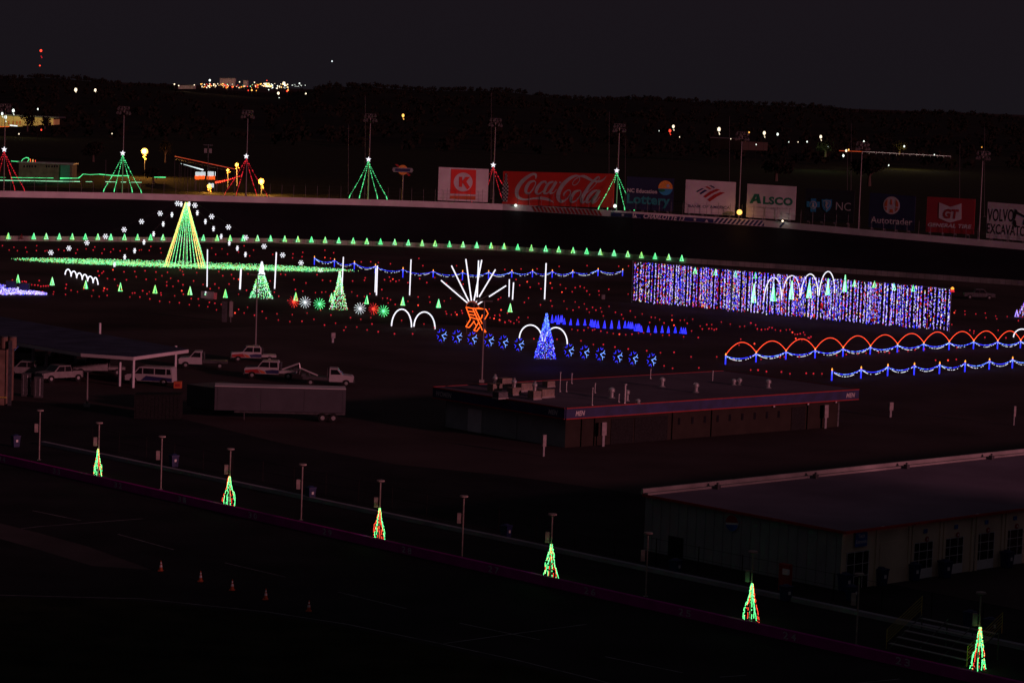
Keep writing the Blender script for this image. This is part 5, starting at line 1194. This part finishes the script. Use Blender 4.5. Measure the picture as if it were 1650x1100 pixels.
d = (sb-se).normalized(); n = V((-d.y, d.x, 0)); z1 = P(300.5, 618.5, se.y).z; mb = MB(); mb.prism([se+Z*.5, sb+Z*.5, sb+n*5+Z*.5, se+n*5+Z*.5], Z*(z1-.5), trail_m)
for i in range(9): mb.box(se+d*(.15+i*(sb-se).length/9)-n*.012+Z*.55, .05, .03, z1-.6, trail_m, d)
mb.build('box', root)
mb = MB(); mb.prism([se+d*.3+n*.3, sb-d*.3+n*.3, sb-d*.3+n*4.5, se+d*.3+n*4.5], Z*.5, dgrey); mb.build('skid', root)
p = G(255, 673); mb = MB(); mb.box(p, 4.6, 2.4, 2.4, black, CR).box(p+Z*2.4, 4.7, 2.5, .08, black, CR)
for i in range(12): mb.box(p+V((-2.1+i*.38, -1.21, .1)), .05, .03, 2.2, black, CR)
mb.build('dark_container', loc=p, label='black container left of the pale container', cat='container')
# led board on the infield
b = G(336, 483); root = empty('led_board', b); tag(root, 'grey display board with a pink end panel below the giant tree tube', 'sign'); D = b.y
f = Fr(P(323.5, 480, D), V((1, 0, -.036)).normalized(), V((.036, 0, 1))); k = D/FPX; mb = MB(); f.poly(mb, [(0, 0), (20.5*k, 0), (20.5*k, 11*k), (0, 11*k)], grey, -.3, 0); mb.build('screen', root)
mb = MB(); f.poly(mb, [(20.7*k, -.5*k), (25.5*k, -.5*k), (25.5*k, 10*k), (20.7*k, 10*k)], mat('pink_panel', (.55, .16, .18), .7), -.3, .02); mb.build('end_panel', root)
mb = MB(); mb.ball(f.pt(7.5*k, 10*k, .2), .13, E_white, 6).ball(f.pt(7*k, 6.5*k, .2), .12, E_mint, 6); mb.build('indicator_lamp', root)
mb = MB(); mb.box(b, 1.2, .8, max(.1, f.O.z-.1), dgrey); mb.build('base', root)
b = G(371.5, 519); h = top_at(b, 372.5, 484); mb = MB(); mb.tube(b, b+Z*h, .08, pole_m, 6).box(b+Z*(h*.25)+V((.05, -.12, 0)), .5, .08, h*.7, conc2).box(b+V((-.9, 0, 0)), .7, .3, h*.95, dgrey); mb.build('scoring_pylon', loc=b, label='dim narrow numbered pylon below the small green trees', cat='sign')
for k, (x, y, lb) in enumerate([(337, 508, 'pale knob topped post in the dark field'), (656, 462, 'pale mat on the infield left of a small green tree'), (278, 497, 'small pale plate lying on the dark infield')]):
    pass
b = G(972, 482); mb = MB(); mb.box(b, .55, .4, .75, conc2).box(b+Z*.75, .6, .45, .06, dgrey); mb.build('utility_box', loc=b, label='small pinkish utility box right of the tall blue tree', cat='box')
# ================================================================ BEYOND THE TRACK
# green neon pavilion
b = G(72, 293.5); D = b.y; root = empty('pavilion', b); tag(root, 'long low pavilion washed green beside neon light lines', 'building')
x0, x1 = P(30, 290, D).x, P(116, 290, D).x; h = P(72, 262.5, D).z
mb = MB(); mb.prism([V((x0, D, 0)), V((x1, D, 0)), V((x1, D+9, 0)), V((x0, D+9, 0))], Z*(h-.3), pav_m); mb.build('wall', root)
mb = MB(); mb.prism([V((x0-.5, D-.6, h-.3)), V((x1+.5, D-.6, h-.3)), V((x1+.5, D+9.5, h-.3)), V((x0-.5, D+9.5, h-.3))], Z*.35, grey); mb.build('roof', root)
for x in (39, 44, 48, 52, 57, 75, 79, 84, 88, 92): p = P(x, 270, D-.05); mb = MB(); mb.box(p, .5, .06, .7, glass); mb.build('window', root)
mb = MB(); mb.box(V((x1-2.2, D-.3, 0)), 3.0, .3, h-.5, mat('green_panel', (.02, .16, .10), .7)); mb.build('end_panel', root)
for x in (25, 60, 95): lamp('green_wash', P(x, 288, D-5), 90, (.1, 1, .4), .5, root)
def neon(pts, D, lb, mt=None, r=.09, gap=.1):
    mb = MB(); pp = [P(x, y, D) for x, y in pts]
    for a, c in zip(pp, pp[1:]):
        n = max(1, int((c-a).length/1.6))
        for i in range(n):
            if rnd.random() > gap: mb.tube(a.lerp(c, i/n), a.lerp(c, (i+1)/n), r*rnd.uniform(.6, 1.3), mt or E_green, 5)
    root = empty('neon_line', pp[0]); tag(root, lb, 'neon light', 'green neon lines beyond the track'); mb.build('tube', root)
    mb = MB(); 
    for p in pp[::2]: mb.tube(V((p.x, p.y+.2, 0)), V((p.x, p.y+.2, p.z)), .06, dgrey, 4)
    mb.build('stand', root)
neon([(-30, 285.5), (0, 286), (45, 286.5), (86, 287)], D-3, 'faint green neon line along the pavilion foot', None, .06)
neon([(97, 287.2), (126, 287.2), (129, 285), (134, 280.5), (145, 281.6), (160, 280.8), (185, 283.2), (208, 283.3)], D-4, 'bright green neon line stepping up behind the first green tree', None, .11, .02)
neon([(-30, 290), (0, 290.6), (40, 291.2), (92, 292.2), (138, 292.8), (170, 293), (228, 294), (230, 292.3)], D-9, 'lower long green neon line above the far wall', E_mint, .07, .2)
neon([(248.5, 285.6), (267, 285.8)], D-2, 'short bright green neon line under the big orange lamp', None, .12, .0)
neon([(18, 259.7), (34, 260.8), (37, 256.5), (42, 254), (46, 254.8), (47, 257), (44, 261)], D+4, 'curling green neon figure on the pavilion roof', None, .10, .0)
mb = MB(); p = P(56, 262, D+4)
for i, mt in enumerate((E_or, E_yel, E_redb)): q = P(49+i*4, 262, D+4); mb.tube(q, q+Z*(1.2-.2*i), .1, mt, 5)
mb.tube(V((p.x, D+4, h)), V((p.x, D+4, h+.2)), .2, dgrey, 6); mb.build('roof_lights', loc=p, label='cluster of small orange lights on the pavilion roof', cat='lights')
# sodium lamps
for k, (x, y, yb, r, pw, lb) in enumerate([(233, 244, 286, 1.25, 2500, 'brightest orange street lamp right of the first green light tree'), (421, 292.5, 312, 1.1, 900, 'second brightest orange lamp right of the red light tree'), (381.5, 265.5, 300, .65, 500, 'orange lamp left of the red light tree star'), (367, 274.5, 302, .5, 200, 'smaller orange lamp left of the pair by the red light tree'), (337, 300.5, 309, .8, 300, 'low orange lamp under the lit panels'), (240, 247, 288, .01, 0, '')]):
    if not lb: continue
    b = G(x, yb) if yb < 300 else P(x, yb, 640); c = P(x, y, b.y); root = empty('street_lamp', V((b.x, b.y, min(b.z, c.z-1)))); tag(root, lb, 'street lamp', 'orange street lamps beyond the wall')
    sc_ = b.y/950.
    mb = MB(); mb.tube(V((b.x, b.y, b.z)), c, .12, dgrey, 6); mb.build('pole', root)
    mb = MB(); mb.ball(c, r*sc_*.95, E_sodw, 12); mb.build('core', root)
    mb = MB()
    for s_ in range(3): mb.ball(c+V((rnd.uniform(-.3, .6), -.2, -r*sc_*(1.0+.55*s_))), r*sc_*.3, E_sod, 6)
    mb.build('lower_lamp', root)
    lamp('lamp_glow', c+V((0, -2, 0)), pw*9, (1, .42, .07), .5, root)
# lit panels & red banner wall
D = 800.
for k, (x0, x1, y0, y1, mt, lb) in enumerate([(315.5, 333, 276.5, 289, 0, 'left one of two lit white and orange panels'), (334.8, 349.5, 276, 289.5, 0, 'right one of two lit white and orange panels'), (335, 346, 295, 302, 1, 'small bright white panel under the two lit panels')]):
    root = empty('lit_panel', P((x0+x1)/2, y1, D)); tag(root, lb, 'lit sign', 'lit panels beyond the wall')
    n = int((x1-x0)/1.5)
    mb = MB()
    for i in range(n):
        xx = x0+i*1.5; a = P(xx, y1-(0 if k == 2 else 5.5)+rnd.uniform(-.6, .6), D); t = P(xx, y0+rnd.uniform(0, .8), D)
        if rnd.random() < .85: mb.tube(a, t, .09, E_flake, 4)
    mb.build('white_tubes', root)
    if k < 2:
        mb = MB()
        for i in range(n): xx = x0-1+i*1.5; mb.tube(P(xx, y1+rnd.uniform(-.8, .8), D), P(xx, y1-6, D), .10, E_or, 4)
        mb.build('orange_tubes', root)
    mb = MB(); p = P(x0, y1, D+.3); q = P(x1, y1, D+.3); mb.tube(p, q, .06, dgrey, 4).tube(V((p.x, p.y, 0)), p, .08, dgrey, 5).tube(V((q.x, q.y, 0)), q, .08, dgrey, 5); mb.build('frame', root)
a, c = P(282, 252, 900), P(378, 272.5, 760)  # red trail of car lights, drawn as a glowing tube on added posts
root = empty('red_light_trail', a); tag(root, 'red trail of car lights descending towards the red light tree', 'guard rail'); mb = MB(); mb.tube(a, c, .12, em('dull_red_glow', (.55, .05, .02), .8), 6).tube(a-Z*.9, c-Z*.9, .05, dgrey, 4); mb.build('rail', root)
mb = MB(); 
for i in range(9): p = a.lerp(c, i/8); mb.tube(V((p.x, p.y, 0)), p, .08, dgrey, 4)
mb.build('posts', root)
a, c = P(289, 263, 850), P(327.5, 274, 800); root = empty('white_light_trail', a); tag(root, 'white trail of car lights leading down to the lit panels', 'guard rail'); mb = MB()  # white trail of car lights, drawn as glowing dashes on added posts
for i in range(16):
    if i > 2 or i % 2: mb.tube(a.lerp(c, i/16), a.lerp(c, (i+.85)/16), .03+.012*i, E_flake, 5)
mb.build('rail', root); mb = MB()
for i in range(5): p = a.lerp(c, i/4); mb.tube(V((p.x, p.y+.2, 0)), V((p.x, p.y+.2, p.z)), .07, dgrey, 4)
mb.build('posts', root)
root = empty('red_bulb_string', P(350, 294, 650)); tag(root, 'string of fat red bulbs rising to the red light tree', 'light string'); mb = MB()
for i in range(13): x = 348+i*3.4; mb.ball(P(x, 294-((i/12)**1.3)*11, 650), .28-.01*i, E_redb if i < 5 else E_dot, 6)
mb.path([P(348+i*3.4, 294-((i/12)**1.3)*11, 650) for i in range(13)], .03, dgrey, 3); mb.build('bulbs', root)
b = P(335.5, 300, 800); root = empty('floodlight_post', V((b.x, b.y, 0))); tag(root, 'dim post with boxy floodlights above the lit panels', 'light mast'); t = P(335.5, 234, 800); mb = MB(); mb.tube(V((b.x, b.y, 0)), t, .12, dgrey, 6).tube(t-V((1.4, 0, 0)), t+V((1.4, 0, 0)), .07, grey, 5); mb.build('mast', root)
for s_ in (-.7, .7): mb = MB(); mb.box(t+V((s_, -.2, -2.3)), .8, .5, 1.3, grey); mb.build('floodlight', root)
# yellow lit store, top left
D = 1500.; x0, x1 = P(-12, 200, D).x, P(95, 200, D).x; pts = [(-12, 184.5), (36, 186.5), (95, 192)]
root = empty('store_building', P(40, 205, D)); tag(root, 'long yellow lit store building at the upper left edge', 'building')
ym = mat('yellow_store_wall', (.62, .52, .20), .8, ns=.1, amt=.3)
for (xa, xb, yt, yb) in ((-12, 36, 186, 201), (36.2, 62, 187.5, 199.5), (62.2, 86, 189, 198.5)):
    a, c = P(xa, yb+3, D), P(xb, yb+3, D); h = P(xa, yt, D).z-a.z; mb = MB(); mb.prism([a, c, c+V((0, 20, 0)), a+V((0, 20, 0))], Z*h, ym); mb.build('wall', root)
mb = MB(); a, c = P(-14, 185.5, D), P(95, 191, D); mb.prism([a-V((0, 1, 0)), c-V((0, 1, 0)), c+V((0, 22, 0)), a+V((0, 22, 0))], Z*.7, dgrey); mb.build('roof', root)
for x in (14, 21, 27, 32): p = P(x, 198, D-.3); mb = MB(); mb.box(p-Z*.8, .5, .4, 1.8, orange_p); mb.build('column', root)
for x, y, pw in ((5, 190, 600), (25, 190, 520), (50, 192, 420), (75, 193, 330)): lamp('facade_light', P(x, y, D-7), pw, (1, .92, .40), .5, root)
mb = MB(); mb.tube(P(16, 202, D-20), P(28, 203.3, D-20), .3, E_flake, 6); mb.tube(P(-10, 204.6, D-20), P(15, 204.2, D-20), .12, E_or, 4); mb.build('lit_canopy', root)
# trees by the store (near, silhouettes)
def tree(px, py, D, h, r, lb, mt=leaf_m, grp='trees beyond the track'):
    p = P(px, py, D); p.z = max(0, min(p.z, 40)); root = empty('broadleaf_tree', p); tag(root, lb, 'tree', grp)
    mb = MB(); mb.tube(p, p+Z*h*.5, r*.12, bark, 7, r*.06)
    for k in range(4): a = k*1.6; mb.tube(p+Z*h*.35, p+Z*h*.7+V((cos(a)*r*.5, sin(a)*r*.5, 0)), r*.05, bark, 5, r*.02)
    mb.build('trunk', root)
    mb = MB()
    for k in range(7): crown(mb, p+V((rnd.uniform(-.5, .5)*r, rnd.uniform(-.5, .5)*r, h*.65+rnd.uniform(-.2, .2)*h)), r*.62, h*.24, mt, 60, .16)
    mb.build('crown', root)
for k, (x, y, D_, h, r, lb) in enumerate([(44, 212, 1440, 10, 4.6, 'round tree silhouetted against the yellow store'), (72, 208, 1440, 6.5, 3.8, 'smaller round tree before the right end of the yellow store'), (266, 262, 960, 8, 2.6, 'orange lit tree right of the brightest street lamp'), (247, 295, 900, 5, 3.6, 'low bush lit orange under the brightest street lamp'),
                                       (1449, 250, 1500, 7.5, 4.0, 'yellow lit tree beside the distant road'), (1330, 253, 1400, 9, 5.5, 'dim green lit tree under the distant right lamp'), (150, 262, 1100, 8, 5, 'dark tree behind the first green light tree'), (1250, 292, 900, 9, 6, 'dark tree above the green lettered billboard'), (1400, 300, 850, 9, 6, 'dark tree above the navy emblem billboard')]):
    tree(x, y, D_, h, r, lb)
lamp('tree_light', P(1458, 240, 1492), 5000, (1, .75, .15), .5, None); lamp('tree_light', P(1325, 238, 1392), 1800, (.7, 1, .4), .5, None); lamp('tree_light', P(258, 250, 950), 2500, (1, .4, .08), .5, None)
# distant lamps on posts
DL = [(21.5, 178.5, E_cool, .9), (3.5, 183.5, E_cool, .75), (8.7, 189, E_cool, 1.0), (61, 176, E_cool, .5), (72, 195.5, E_warm, .5), (66.5, 209.5, E_redb, .5), (30.5, 216, E_warm, .4), (44, 242, E_warm, .35), (88.5, 230.5, E_warm, .45), (180.5, 215.5, E_warm, .35), (135, 239.5, E_flake, .3), (122, 145, E_warm, 1.0), (153.5, 145.5, E_warm, .8),
      (649.5, 186.3, E_sodw, .85), (1085, 204, E_warm, .85), (1079.5, 211, E_redb, .85), (1095, 221, E_warm, .3), (1062, 211, E_cool, .25), (1158.5, 208.5, E_warm, 1.1), (1177.5, 224, E_warm, .3), (1207, 213.5, E_sodw, .4), (1218.5, 233, E_cool, .35), (1231.5, 214.5, E_warm, .95), (1253, 216.5, E_cool, .7), (1271, 229, E_cool, .3), (1286, 229, E_warm, .3), (1300.5, 228.5, E_cool, .45),
      (1322.5, 220.5, E_warm, .85), (1334.5, 236, E_cool, .35), (1363.5, 243, E_warm, .7), (1359, 251, E_cool, .7), (1367.5, 241.5, E_sodw, .45), (1392, 228, E_cool, .5), (1457, 236, E_cool, .55), (1432, 266.5, E_cool, .4), (1505.5, 249.5, E_cool, .35), (1582, 237.5, E_sod, .3), (199, 238, E_warm, .2), (274, 259, E_warm, .3), (409, 262, E_sod, .3)]
DL.sort()
for k, (x, y, mt, r) in enumerate(DL):
    D_ = 2600. if y < 150 else 1450.
    c = P(x, y, D_); gz_ = max(0, tz(x, D_)-.4); root = empty('distant_lamp', V((c.x, c.y, min(gz_, c.z-1)))); tag(root, f'distant lamp on a pole in the dark land beyond the track, {nth(k)} from the left', 'lamp', 'distant lamps beyond the track')
    s_ = D_/1450; mb = MB(); mb.ball(c, r*s_*.8, mt, 8, 1.35); mb.build('lamp_head', root)
    mb = MB(); mb.tube(V((c.x, c.y+.3, min(gz_, c.z-1))), c+V((0, .3, 0)), .07, black, 5)
    if r > .7: mb2 = MB(); mb2.bulb(c+V((.4, -.2, -r*2.3)), r*.28, mt, 1.5); mb2.bulb(c+V((.1, -.2, -r*1.7)), r*.2, mt, 1.5); mb2.build('lower_lamp', root)
    mb.build('pole', root)
# distant road line on the right
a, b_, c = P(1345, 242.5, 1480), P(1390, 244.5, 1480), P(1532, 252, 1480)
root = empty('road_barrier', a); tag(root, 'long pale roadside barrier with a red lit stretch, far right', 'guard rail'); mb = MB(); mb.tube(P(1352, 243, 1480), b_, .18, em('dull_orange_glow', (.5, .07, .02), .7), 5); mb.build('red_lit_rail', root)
mb = MB(); mb.tube(b_, c, .16, conc, 5); 
for i in range(14): p = b_.lerp(c, i/13); mb.tube(V((p.x, p.y, p.z-1.2)), p, .1, conc2, 4)
mb.build('pale_rail', root); 
for x in (1410, 1440, 1480, 1515): lamp('road_light', P(x, 243+(x-1400)*.05, 1474), 500, (1, .9, .75), .5, root)
# low far sheds on the right hill
p = P(1170, 229, 1500); mb = MB(); mb.box(p-Z*4, 18, 8, 6.0, leaf_m).box(p+V((14, 3, -4)), 18, 8, 4.6, bark).box(p+V((0, 0, 2)), 18.6, 8.6, .4, dgrey); mb.build('shed', loc=p, label='low pale shed under the distant right hand lamps', cat='building')
# ---- distant town on the ridge
random.seed(5); rt = random.Random(11)
town = [(281, 136, E_warm, 2.2), (288, 138.3, E_warm, 1.8), (313, 137.2, E_warm, 1.6), (338, 129.7, E_cool, 3.2), (430, 130, E_redb, 1.4), (386, 132.3, E_warm, 1.8), (410, 133, E_warm, 1.8), (457.5, 134.5, E_warm, 4.6), (459, 138, E_cool, 2.4), (448.5, 150.5, E_warm, 4.0), (449.7, 158, E_cool, 1.5), (482.5, 134.7, E_cool, 2.3), (492.8, 151.3, E_warm, 2.6), (497, 152.5, E_warm, 1.6), (510, 152, E_warm, 1.7), (462.5, 147, E_redb, 2.6), (464, 145.5, E_sodw, 2.0), (405.7, 145.6, E_sodw, 2.4), (400, 146, E_redb, 1.8), (413, 146.3, E_sod, 1.6), (433, 145, E_cool, 1.6)]
for i in range(36): town.append((rt.uniform(322, 362), 139+rt.uniform(-4, 2.5), rt.choice((E_warm, E_warm, E_redb, E_yel, E_sodw)), rt.uniform(.9, 2.0)))
for i in range(40): town.append((rt.uniform(360, 416), 139.5+rt.uniform(-3.5, 2.8), rt.choice((E_redb, E_redb, E_warm, E_yel, E_mint, E_sod)), rt.uniform(.8, 1.9)))
for i in range(34): town.append((rt.uniform(419, 437), 137+rt.uniform(-2.5, 3), rt.choice((E_warm, E_warm, E_sodw)), rt.uniform(1.3, 2.3)))
for i in range(26): town.append((rt.uniform(436, 470), 138.5+rt.uniform(-4.5, 4.5), rt.choice((E_warm, E_cool, E_yel)), rt.uniform(.8, 2.2)))
for i in range(10): town.append((rt.uniform(470, 492), 136.5+rt.uniform(-2, 3), E_cool, rt.uniform(.5, 1.1)))
town.sort(key=lambda t: t[0]); DT = 4200.
tp_ = {}
for k, (x, y, mt, r) in enumerate(town):
    c = P(x, y, DT)
    if mt.name not in tp_:
        mb = MB(); mb.ball((0, 0, 0), 1, mt, 8, 1.15); mb.tube((0, 0, -6), (0, 0, -.8), .12, dgrey, 4); o = mb.build('town_light', local=True); tp_[mt.name] = o
    else: o = tp_[mt.name].copy(); S.collection.objects.link(o)
    o.location = c; s_ = r*.5; o.scale = (s_, s_, s_); tag(o, 'small bright light among the crowded lights of the distant hilltop town', 'town light', 'lights of the hilltop town')
for k, (x0, x1, y0, y1, lb) in enumerate([(354, 378, 126.5, 137, 'largest flat roofed block on the distant hilltop'), (392, 398, 130, 138, 'small block right of the largest hilltop block'), (287, 313, 138, 141.5, 'low wall like building at the left end of the hilltop lights')]):
    a, c = P(x0, y1+2, DT+15), P(x1, y1+2, DT+15); h = P(x0, y0, DT+15).z-a.z; root = empty('hilltop_building', a); tag(root, lb, 'building', 'buildings of the hilltop town')
    mb = MB(); mb.prism([a, c, c+V((0, 20, 0)), a+V((0, 20, 0))], Z*h, conc2); mb.build('wall', root); mb = MB(); mb.prism([a+Z*h+V((-1, -1, 0)), c+Z*h+V((1, -1, 0)), c+V((1, 21, h)), a+V((-1, 21, h))], Z*.8, dgrey); mb.build('roof', root)
    lamp('facade_light', P((x0+x1)/2, y1, DT-8), 2500, (1, .75, .4), 1, root)
# radio tower with red beacons
D_ = 5200.; b = P(64.8, 125, D_); t = P(66, 79, D_); root = empty('radio_tower', b); tag(root, 'distant radio tower marked by red beacons over the ridge', 'tower')
mb = MB()
for dx in (-1, 1): mb.tube(b+V((dx, 0, 0)), V((b.x+dx*.5, b.y, t.z)), .12, dgrey, 4)
for i in range(14): z0 = b.z+(t.z-b.z)*i/14; z1_ = b.z+(t.z-b.z)*(i+1)/14; mb.tube(V((b.x-1, b.y, z0)), V((b.x+1, b.y, z1_)), .08, dgrey, 3)
mb.build('lattice', root)
for (x, y, r, mt) in ((66, 82, 2.6, E_redb), (66.5, 91, 1.0, E_dot), (67.5, 93, 1.1, E_dot), (64.3, 106, 1.5, E_redb)): c = P(x, y, D_); mb = MB(); mb.ball(V((c.x, c.y-1, c.z)), r, mt, 8); mb.build('beacon', root)
# evening star
c = P(535, 99, 15000); mb = MB(); mb.ball(c, 4.2, E_flake, 8); mb.build('evening_star', loc=c, label='single white star in the dark sky left of centre', cat='star')
# grandstand added unseen out of frame, shaped to shade the pit lane
HD = V((SAZ.x, SAZ.y, 0)); tn = math.tan(SEL)
sh = G(800, 764); uN = V((-HD.y, HD.x, 0))
cr2 = HD
gs = sh+HD*260; top = 260*tn-2.0
root = empty('shade_stand', gs); tag(root, 'high raked stand shape added out of view to shade the pit lane', 'shade_stand')
mb = MB()
pr = [gs, gs+Z*top, gs-uN*75+Z*top, gs-uN*170+Z*(top+10), gs-uN*170]
mb.prism(pr, cr2*40, conc2); mb.build('shade_stand_body', root)
mb = MB()
for i in range(13): p = gs-uN*(78+i*7)+Z*(top+.4+i*.737); mb.prism([p, p-uN*.4, p-uN*.4+Z*.45, p+Z*.45], cr2*39, grey)
mb.build('shade_stand_rows', root)
